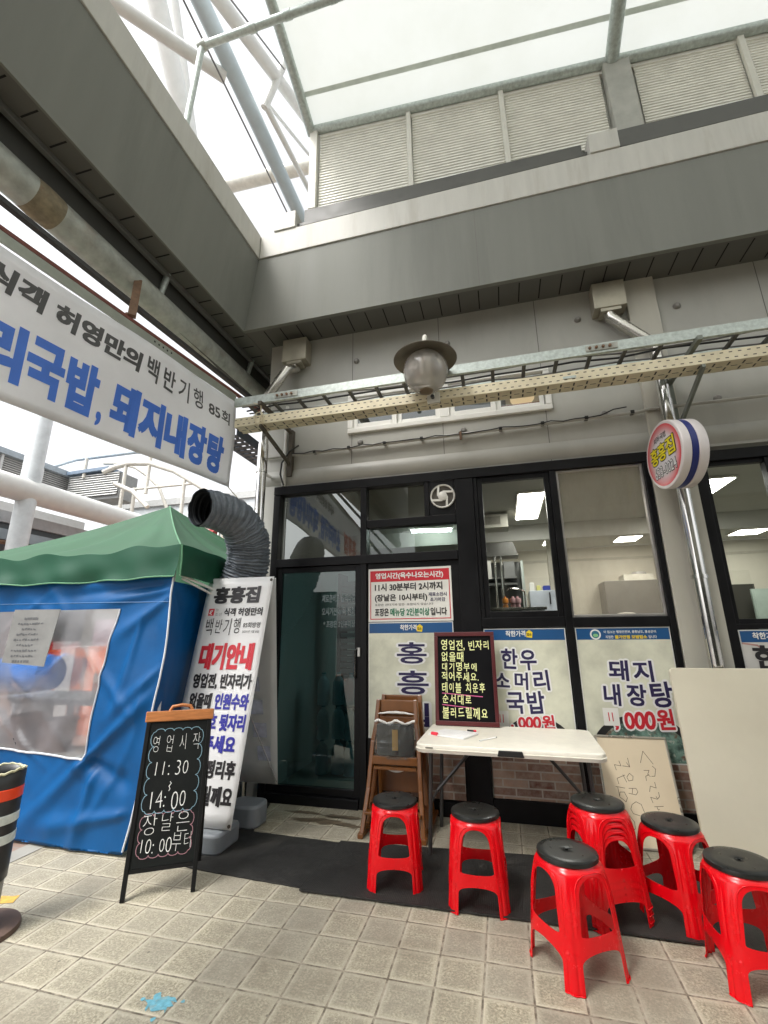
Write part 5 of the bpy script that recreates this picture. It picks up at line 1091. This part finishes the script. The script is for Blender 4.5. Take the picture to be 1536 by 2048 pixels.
def stool(loc, rz, lab, grp='red plastic stools set out in front of the shop'):
    s = thing('stool', lab, 'stool', loc, grp, local=True, rz=rz)
    b = build('body', stool_body(), SRED, s, smooth='all', solid=.0022)
    q = MB()
    for sd_ in range(4):   # raised moulding round each arch
        pts = []
        for u in [i/40 for i in range(41)]:
            z = .20+.165*math.sin(math.pi*u)**.75 if False else None
        arc = []
        for i in range(25):
            an = math.pi*i/24; z = .306+.078*math.sin(an)**.8; w_ = 33.5*abs(math.cos(an))**.62*(1 if math.cos(an) > 0 else -1); arc.append((w_, z))
        arc = [(35, .20)]+arc+[(-35, .20)]
        for w_, z in arc:
            ph = R(sd_*90+w_); r = body_r(ph, z)+.0002; pts.append((r*math.cos(ph), r*math.sin(ph), z))
        q.tube(pts, [.001]+[.0032]*(len(pts)-2)+[.001], 6)
    build('arch_moulding', q, SRED, s, smooth='all')
    q = MB()
    for sd_ in range(4):
        for k_ in (0, 1):
            pts = []
            for i in range(9):
                ph = R(45+sd_*90)+R((-11+11*i/8) if k_ == 0 else 11*i/8); r = body_r(ph, 0)+.002; pts.append((r*math.cos(ph), r*math.sin(ph), .004))
            q.tube(pts, .0028, 6)
    build('foot_rim', q, SRED, s, smooth='all')
    build('seat', MB().lathe([(.008, .4215), (.0095, .4225), (.04, .4235), (.10, .4235), (.131, .4225), (.1375, .419), (.1395, .412), (.1385, .403), (.134, .400), (.10, .400), (.05, .405), (.0, .405)], (0, 0, 0), (0, 0, 1), 64), SBLK, s, smooth=True)
    build('seat_hole', MB().lathe([(.0, .4090), (.0150, .4095), (.0150, .4236), (.0162, .4240), (.017, .4236)], (0, 0, 0), (0, 0, 1), 20), mat('hole_black', (.002, .002, .002), .8), s, smooth=True)
    return s
st0 = stool((-.748, 3.118, 0), R(10), 'single red stool with black seat in front of the wooden high chairs')
st0.scale = (1, 1, 1.06)
for x, y, z, rz, lab in ((-.245, 3.035, 0, 2, 'single red stool under the left half of the folding table front edge'), (.212, 2.625, 0, 34, 'nearest single red stool standing corner first on the tiles in front of the stool stack'),
        (.80, 3.115, 0, 42, 'single red stool between the stool stack and the leaning cream board'), (.955, 2.70, 0, 1, 'red stool cut off by the right edge of the picture')):
    dup(st0, (x, y, z), R(rz), lab)
for i in range(4):
    o = dup(st0, (.435, 3.065, .0295*i), R(22), ('bottom', 'second lowest', 'second highest', 'topmost')[i]+' red stool of the nested stack behind the nearest stool'); o['group'] = 'nested stack of red stools'

# ================================================================== BOARDS LEANING ON THE FRONT
wb = thing('whiteboard', 'small cream whiteboard with sideways handwriting leaning on the wall, right of the table', 'whiteboard', (.86, 3.95, 0))
WF = Face((0, 3.905, .002), (1, 0, 0), (0, .19, .67)); 
def wbx(x, y, w_, h, d, d0=0): return MB().obox(WF.p(x+w_/2, y+h/2, d0+d/2), WF.u*w_/2, WF.v*h/2, WF.n*d/2)
build('board', wbx(.63, .012, .47, .68, .008), mat('cream_board', (.72, .61, .44), .38, var=.03), wb)
q = MB()
for a_ in ((.618, 0, .494, .014), (.618, .69, .494, .014), (.618, .014, .014, .676), (1.098, .014, .014, .676)): t_ = wbx(*a_, .016); q.add(t_.v, t_.f)
build('frame', q, mat('board_aluminium', (.50, .47, .40), .3, .7), wb, bevel=.002)
ST = [[(.906, .527), (.938, .605), (.99, .523)], [(.981, .51), (.999, .492), (.984, .446), (.962, .444)], [(.918, .479), (.953, .481), (.939, .455), (.953, .442)], [(.947, .454), (.923, .442), (.922, .415)], [(.974, .408), (.976, .372), (.94, .382), (.928, .347)], [(.985, .347), (.986, .321), (.969, .304), (.964, .32)], [(.965, .304), (.927, .313), (.935, .28)], [(.94, .257), (.997, .263)], [(.955, .258), (.959, .239), (.968, .242)], [(.824, .554), (.828, .495), (.811, .524)], [(.78, .501), (.826, .497)], [(.761, .532), (.769, .5), (.725, .506), (.732, .471)], [(.817, .455), (.795, .43), (.803, .406), (.831, .412), (.838, .437), (.817, .455)], [(.771, .444), (.788, .397)], [(.784, .442), (.727, .418), (.733, .383)], [(.794, .359), (.842, .362), (.85, .34), (.834, .321), (.788, .328)], [(.82, .36), (.809, .325)], [(.708, .366), (.768, .359)], [(.721, .364), (.723, .304), (.73, .332), (.759, .334), (.773, .299), (.76, .274), (.726, .3)], [(.867, .219), (.856, .265), (.825, .279), (.796, .261), (.782, .233), (.793, .206), (.833, .196)], [(.762, .196), (.791, .156), (.788, .118), (.773, .106)]]
q = MB()
for s_ in ST: WF.stroke(q, s_, .0032, .0085)
flat('handwriting', q, mat('marker_brown', (.075, .045, .02), .6), wb)
lt3 = thing('leaning_table', 'big cream folding table stood on its side against the shop front, at the right', 'folding table', (1.6, 3.85, 0))
LF = Face((0, 3.80, .01), (1, 0, 0), (0, .12, 1.18)); pts = rrect(1.165, 2.66, 0, 1.185, .03, 5)
q = MB(); q.prism([LF.p(a, b, 0) for a, b in pts], -LF.n*.035); build('tabletop', q, mat('cream_laminate', (.72, .67, .53), .42, var=.04, scale=2.2, stain=.2, stain_col=(.56, .50, .38), bump=.05, bscale=20), lt3, bevel=.006)
build('leg', MB().tube([LF.p(1.21, .12, -.05), LF.p(1.21, .10, -.20), LF.p(1.21, .0, -.24)], .014, 10), LEG, lt3, smooth=True); build('leg', MB().tube([LF.p(2.4, .12, -.05), LF.p(2.4, .0, -.24)], .014, 10), LEG, lt3, smooth=True)

# ================================================================== BOLLARD, MATS, PAINT
bo = thing('bollard', 'black bollard with red and white bands and a torn open top, at the left edge', 'bollard', (-2.70, 2.12, 0))
bx, by = -2.72, 2.12
build('base_disc', MB().lathe([(0, .03), (.16, .03), (.20, .022), (.205, .008), (.205, 0)], (bx, by, 0), (0, 0, 1), 36), mat('rusty_base', (.13, .085, .065), .6, var=.2, scale=20), bo, smooth=True)
build('post', MB().lathe([(.098, 0.03), (.098, .30), (0, .30)], (bx, by, 0), (0, 0, 1), 36), mat('worn_grey_post', (.33, .32, .28), .5, .3, var=.2, scale=12), bo, smooth=True)
q = MB(); q.grid(lambda s, t: (bx+(.108+.003*math.sin(2*math.pi*s*2)*t)*math.cos(2*math.pi*s), by+(.108+.003*math.sin(2*math.pi*s*2)*t)*math.sin(2*math.pi*s), .235+(.515+.006*math.sin(2*math.pi*s*3+1)*1)*t), 48, 10)
build('sleeve', q, mat('sleeve_black', (.028, .03, .032), .4, var=.15), bo, smooth='all', solid=.008)
q = MB().tube([(bx+.105*math.cos(2*math.pi*i/48), by+.105*math.sin(2*math.pi*i/48), .752+.006*math.sin(2*math.pi*i/48*3+1)+.003*math.sin(i*2.1)) for i in range(49)], .007, 6)
build('torn_rim', q, mat('torn_rim_pale', (.52, .50, .33), .7, var=.25, scale=40), bo, smooth=True)
for z0, z1, m_ in ((.615, .67, mat('reflective_red', (.85, .07, .02), .35)), (.50, .545, mat('reflective_white', (.68, .73, .70), .4, var=.12, scale=40)), (.405, .45, mat('reflective_white', None))):
    build('band', MB().lathe([(.109, z0), (.1125, z0+.003), (.1125, z1-.003), (.109, z1)], (bx, by, 0), (0, 0, 1), 48), m_, bo, smooth=True)
build('plug', MB().lathe([(0, .60), (.10, .60)], (bx, by, 0), (0, 0, 1), 30), mat('dirty_plug', (.12, .12, .10), .8), bo)
def rubber():
    m = bpy.data.materials.new('rubber_mat'); m.use_nodes = True; k = N(m)
    n1 = k.noise(3, 6, .65); n2 = k.noise(60, 4, .7); n3 = k.noise(9, 6, .7)
    c = k.mix(k.ramp(n2, .35, .7), (.011, .0108, .0105), (.028, .027, .025)); c = k.mix(k.ramp(n1, .5, .75, 0, .5), c, (.052, .048, .041)); c = k.mix(k.ramp(n3, .62, .72, 0, .35), c, (.085, .077, .065))
    k.l(c, k.b.inputs['Base Color']); k.l(k.ramp(n1, .3, .7, .5, .8), k.b.inputs['Roughness'])
    sp = k.n('ShaderNodeSeparateXYZ'); k.l(k.n('ShaderNodeTexCoord').outputs['Object'], sp.inputs[0])
    rb = k.math('SINE', k.math('MULTIPLY', sp.outputs[0], 620)); k.bump(k.math('ADD', rb, k.math('MULTIPLY', n2, 2)), .25, .002); return m
RUB = rubber()
def edgepts(P, sd_, amp=.003, step=.06):
    rd = random.Random(sd_); o = []
    for (a, b), (c, d) in zip(P, P[1:]+P[:1]):
        L = math.hypot(c-a, d-b); n = max(1, int(L/step))
        for i in range(n): o.append((a+(c-a)*i/n+rd.uniform(-amp, amp), b+(d-b)*i/n+rd.uniform(-amp, amp)))
    return o
m1 = MB().prism([(a, b, .002) for a, b in edgepts([(-2.62, 3.02), (-1.95, 2.95), (-1.22, 2.905), (-1.18, 3.52), (-1.97, 3.55), (-2.13, 4.12), (-2.62, 4.12)], 1)], (0, 0, .006))
tag(build('rubber_mat', m1, RUB, None), 'worn black rubber mat under the standing banner and chalkboard', 'floor mat')
m2 = MB().prism([(a, b, .0085) for a, b in edgepts([(-1.275, 2.87), (.30, 2.885), (2.6, 2.90), (2.6, 3.66), (.3, 3.64), (-1.255, 3.53)], 2)], (0, 0, .007))
tag(build('rubber_mat', m2, RUB, None), 'long worn black rubber mat under the red stools', 'floor mat')
q = MB(); rd = random.Random(9); c0 = (-1.475, 1.985)
q.poly([(c0[0]+(.062+rd.uniform(-.03, .022))*math.cos(2*math.pi*i/26)*1.15, c0[1]+(.05+rd.uniform(-.026, .016))*math.sin(2*math.pi*i/26), .0025) for i in range(26)])
for dx, dy, r in ((.03, -.075, .012), (.055, -.10, .007), (-.085, .0, .012), (.085, .03, .01)): q.poly([(c0[0]+dx+r*math.cos(i)*rd.uniform(.6, 1.2), c0[1]+dy+r*math.sin(i)*rd.uniform(.6, 1.2), .0025) for i in range(7)])
tag(build('paint_splash', q, mat('cyan_paint', (.15, .40, .50), .7, var=.25, scale=60, stain=.85, stain_col=(.38, .37, .30)), None), 'cyan paint splash on the pale paving tiles', 'paint mark')
q = MB().poly([(a, b, .003) for a, b in edgepts([(-2.99, 2.33), (-2.80, 2.40), (-2.85, 2.46), (-3.04, 2.39)], 4, .008, .03)])
tag(build('paint_splash', q, mat('yellow_paint', (.60, .36, .08), .6, var=.25, scale=30), None), 'faded yellow paint patch on the paving beside the bollard', 'paint mark')
q = MB(); rd = random.Random(12)
for cx_, cy_, rx, ry in ((-1.55, 3.86, .30, .05), (-1.40, 3.98, .22, .035), (-1.75, 4.0, .18, .03), (-1.28, 3.82, .12, .03)):
    q.poly([(cx_+rx*math.cos(2*math.pi*i/30)*rd.uniform(.6, 1.1), cy_+ry*math.sin(2*math.pi*i/30)*rd.uniform(.5, 1.3), .003) for i in range(30)])
tag(build('damp_stain', q, mat('damp_dirt', (.13, .10, .065), .5, var=.35, scale=25), None), 'brown damp stain on the tiles before the glass door', 'stain')

# ================================================================== INSIDE THE SHOP
LEDM = emit('ceiling_light', (1, .98, .93), 18)
def clight(x0, x1, y0, y1, z, lab):
    c = thing('ceiling_light', lab, 'ceiling light', ((x0+x1)/2, (y0+y1)/2, z), 'flat ceiling lights inside the shop')
    build('frame', MB().box(x0-.02, x1+.02, y0-.02, y1+.02, z-.008, z+.015), WHITEPL, c); build('diffuser', MB().box(x0, x1, y0, y1, z-.012, z-.0085), LEDM, c)
CZ = 2.90
clight(.265, .53, 4.83, 5.98, CZ, 'bright ceiling panel seen through the upper part of the clear window'); clight(.76, 1.03, 6.93, 8.0, CZ, 'bright ceiling panel half hidden by the frame between the windows')
clight(1.88, 2.2, 6.95, 8.05, CZ, 'bright ceiling panel seen through the hazy window'); clight(1.95, 2.30, 4.85, 5.95, CZ, 'bright ceiling panel seen beside the round sign'); clight(3.52, 3.9, 6.9, 8.0, CZ, 'bright ceiling panel seen farther right through the last window')
clight(-1.44, -1.19, 6.7, 6.88, CZ, 'small bright ceiling panel seen through the teal transom'); 
tl = thing('tube_light', 'long white tube light seen through the teal transom', 'tube light', (-.89, 6.2, 2.86)); build('diffuser', MB().tube([(-1.17, 6.12, 2.86), (-.61, 6.2, 2.86)], .025, 10), LEDM, tl, smooth=True); build('fitting', MB().bar((-1.19, 6.12, 2.895), (-.59, 6.2, 2.895), .06, .03), WHITEPL, tl)
sh = thing('kitchen_rack', 'steel kitchen rack with hood and shelves seen through the clear window', 'kitchen rack', (0, 6.2, 0)); MET = mat('kitchen_steel', (.33, .34, .33), .3, .8)
build('hood', MB().prism([(-.36, 6.1, 2.44), (.26, 6.1, 2.44), (.20, 6.1, 2.62), (-.36, 6.1, 2.62)], (0, .35, 0)), mat('hood_dark', (.13, .13, .12), .4, .5), sh)
for x in (-.05, .03): build('post', MB().tube([(x, 6.12, 0), (x, 6.12, 2.44)], .016, 10), STEEL, sh, smooth=True)
for z in (1.72, 2.06, 2.14): build('shelf', MB().box(-.35, .22, 6.14, 6.4, z, z+.025), MET, sh)
build('back_panel', MB().box(-.35, .28, 6.42, 6.44, .5, 2.4), mat('kitchen_back', (.12, .125, .12), .5), sh); build('notice', MB().box(-.33, -.1, 6.10, 6.103, 2.14, 2.38), WHITEPL, sh); build('notice', MB().box(.06, .2, 6.10, 6.103, 2.14, 2.36), mat('notice_grey', None), sh)
build('screen', MB().prism([(.26, 6.0, .5), (.34, 6.0, .5), (.30, 6.0, 2.35), (.27, 6.0, 2.35)], (0, .35, 0)), mat('pale_green_panel', (.45, .50, .46), .5), sh)
frz = thing('white_freezer', 'white chest freezer seen through the clear window', 'freezer', (.5, 6.3, 0)); build('body', MB().box(.36, .68, 6.2, 6.8, 0.011, 1.98), mat('freezer_white', (.50, .54, .60), .35), frz, bevel=.01); build('handle', MB().box(.60, .615, 6.18, 6.2, 1.8, 1.95), BLKI, frz)
for x, w_, h, m_, lab in ((.37, .06, .10, WHITEPL, 'small white carton on the freezer'), (.46, .05, .06, mat('carton_yellow', (.62, .6, .2), .5), 'small yellow carton on the freezer'), (.54, .09, .055, mat('carton_blue', (.03, .05, .3), .5), 'blue carton on the freezer')):
    tag(build('carton', MB().box(x, x+w_, 6.25, 6.35, 1.981, 1.981+h).box(x+.005, x+w_-.005, 6.255, 6.345, 1.981+h, 1.99+h), m_, None, bevel=.004), lab, 'carton')
ctr = thing('kitchen_counter', 'steel counter just inside the clear window', 'counter', (.15, 5.2, 0)); build('worktop', MB().box(-.3, .45, 5.0, 5.9, 1.68, 1.71), STEEL, ctr, bevel=.004); build('base', MB().box(-.28, .43, 5.05, 5.88, 0.011, 1.679), MET, ctr)
def bottle(x, m_, lab):
    b = thing('condiment_bottle', lab, 'bottle', (x, 5.3, 1.711)); build('body', MB().lathe([(.028, 0), (.03, .03), (.02, .05), (.034, .06), (.036, .10), (.028, .115), (0, .116)], (x, 5.3, 1.711), (0, 0, 1), 18), m_, b, smooth=True); build('cap', MB().lathe([(.014, 0), (.01, .02), (0, .022)], (x, 5.3, 1.827), (0, 0, 1), 12), m_, b, smooth=True)
bottle(.04, mat('bottle_orange', (.72, .25, .01), .4), 'orange bottle on the counter inside the clear window'); bottle(.125, mat('bottle_pink', (.62, .36, .38), .4), 'pink bottle on the counter, left one of two'); bottle(.175, mat('bottle_pink', None), 'pink bottle on the counter, right one of two')
fc = thing('swan_tap', 'curved chrome tap over the counter inside the clear window', 'tap', (.2, 5.75, 1.711)); build('spout', MB().tube([(.28, 5.75, 1.711), (.28, 5.75, 1.93), (.24, 5.75, 1.96), (.10, 5.72, 1.975), (.07, 5.72, 1.95)], .010, 8), STEEL, fc, smooth=True); build('base', MB().lathe([(.03, 0), (.02, .03), (0, .03)], (.28, 5.75, 1.711), (0, 0, 1), 12), STEEL, fc, smooth=True)
cab = thing('dark_cabinet', 'dark grey cabinet on the back wall seen through the hazy window', 'cabinet', (2.07, 8.3, 0)); build('body', MB().box(1.66, 2.49, 8.1, 8.58, .011, 2.26), mat('cabinet_dark', (.15, .14, .125), .5), cab, bevel=.01); build('tray', MB().box(1.98, 2.42, 8.15, 8.5, 2.261, 2.36), mat('tray_pale', (.62, .6, .52), .5), cab); build('lid', MB().lathe([(.0, .06), (.1, .05), (.13, 0)], (2.25, 8.3, 2.36), (0, 0, 1), 20), mat('lid_grey', (.25, .24, .22), .4), cab, smooth=True)
rc = thing('white_dome', 'rounded white cooker just showing above the sill of the hazy window', 'dome', (1.32, 5.6, 0)); build('body', MB().lathe([(.0, 1.66), (.085, 1.65), (.105, 1.62), (.11, 1.56), (.11, 1.40), (0, 1.40)], (1.33, 5.6, 0), (0, 0, 1), 28), mat('dome_cream', (.62, .58, .50), .4), rc, smooth=True); build('shelf', MB().box(1.0, 1.9, 5.4, 5.9, 1.36, 1.40), MET, rc); build('vent', MB().box(1.36, 1.42, 5.485, 5.51, 1.57, 1.61), mat('lid_grey', None), rc)  # dome and its dark patch stand in for what looks like a white cap
dw = thing('inner_doorway', 'dark inner doorway with pale door seen through the last window', 'doorway', (3.7, 8.58, 0)); build('opening', MB().box(3.44, 3.98, 8.57, 8.598, .012, 2.18), mat('doorway_dark', (.035, .033, .025), .8), dw); build('door_leaf', MB().box(3.80, 4.1, 8.3, 8.34, .012, 2.08), mat('pale_teal_door', (.33, .40, .36), .5), dw); build('jamb', MB().box(3.33, 3.43, 8.55, 8.598, .012, 2.2), mat('pale_green_panel', None), dw)
ac = thing('ceiling_box', 'pale box with dark panes hanging near the ceiling, seen through the clear window', 'cabinet', (-.05, 5.2, 2.6)); build('body', MB().box(-.36, .15, 5.6, 5.9, 2.72, 2.89), mat('pale_box', (.45, .44, .38), .5), ac); build('door_pane', MB().box(-.12, .06, 5.595, 5.599, 2.76, 2.86), mat('pane_grey', (.22, .21, .18), .3), ac)  # plain pale box, first read as an air conditioner cassette
# behind the glass door
wbt = [(-2.0+.16*i, 5.0+.05*(i % 2), z) for z in (.02, .36, .70) for i in range(4)]
for i, (x, y, z) in enumerate(wbt):
    if i == 0:
        wb0 = thing('water_bottle', '', 'bottle', (x, y, z), 'clear water bottles stacked behind the glass door', local=True)
        build('body', MB().lathe([(0, 0), (.066, .0), (.07, .02), (.066, .1), (.07, .12), (.066, .2), (.068, .22), (.05, .27), (.02, .30), (.02, .325), (0, .326)], (0, 0, 0), (0, 0, 1), 18), mat('bottle_clear', (.55, .68, .70), .2, trans=.45), wb0, smooth=True); build('cap', MB().lathe([(.022, .32), (.022, .338), (0, .339)], (0, 0, 0), (0, 0, 1), 12), mat('cap_teal', (.03, .25, .28), .4), wb0, smooth=True); o = wb0
    else: o = dup(wb0, (x, y, z), 0, '')
    o['label'] = 'clear water bottle in the '+('bottom', 'middle', 'top')[i//4]+' row behind the glass door, '+('first', 'second', 'third', 'last')[i % 4]+' from the left'
rk2 = thing('crate_rack', 'dark rack of stacked trays behind the glass door', 'rack', (-1.7, 6.3, 0)); 
for x in (-1.95, -1.55): 
    q = MB()
    for i in range(26): q.box(x, x+.22, 5.4, 5.7, .3+.07*i, .345+.07*i)
    build('trays', q, mat('tray_dark', (.20, .23, .23), .5), rk2)
build('frame', MB().box(-2.0, -1.97, 5.4, 5.7, .012, 2.2).box(-1.30, -1.27, 5.4, 5.7, .012, 2.2), mat('dark_steel', None), rk2)
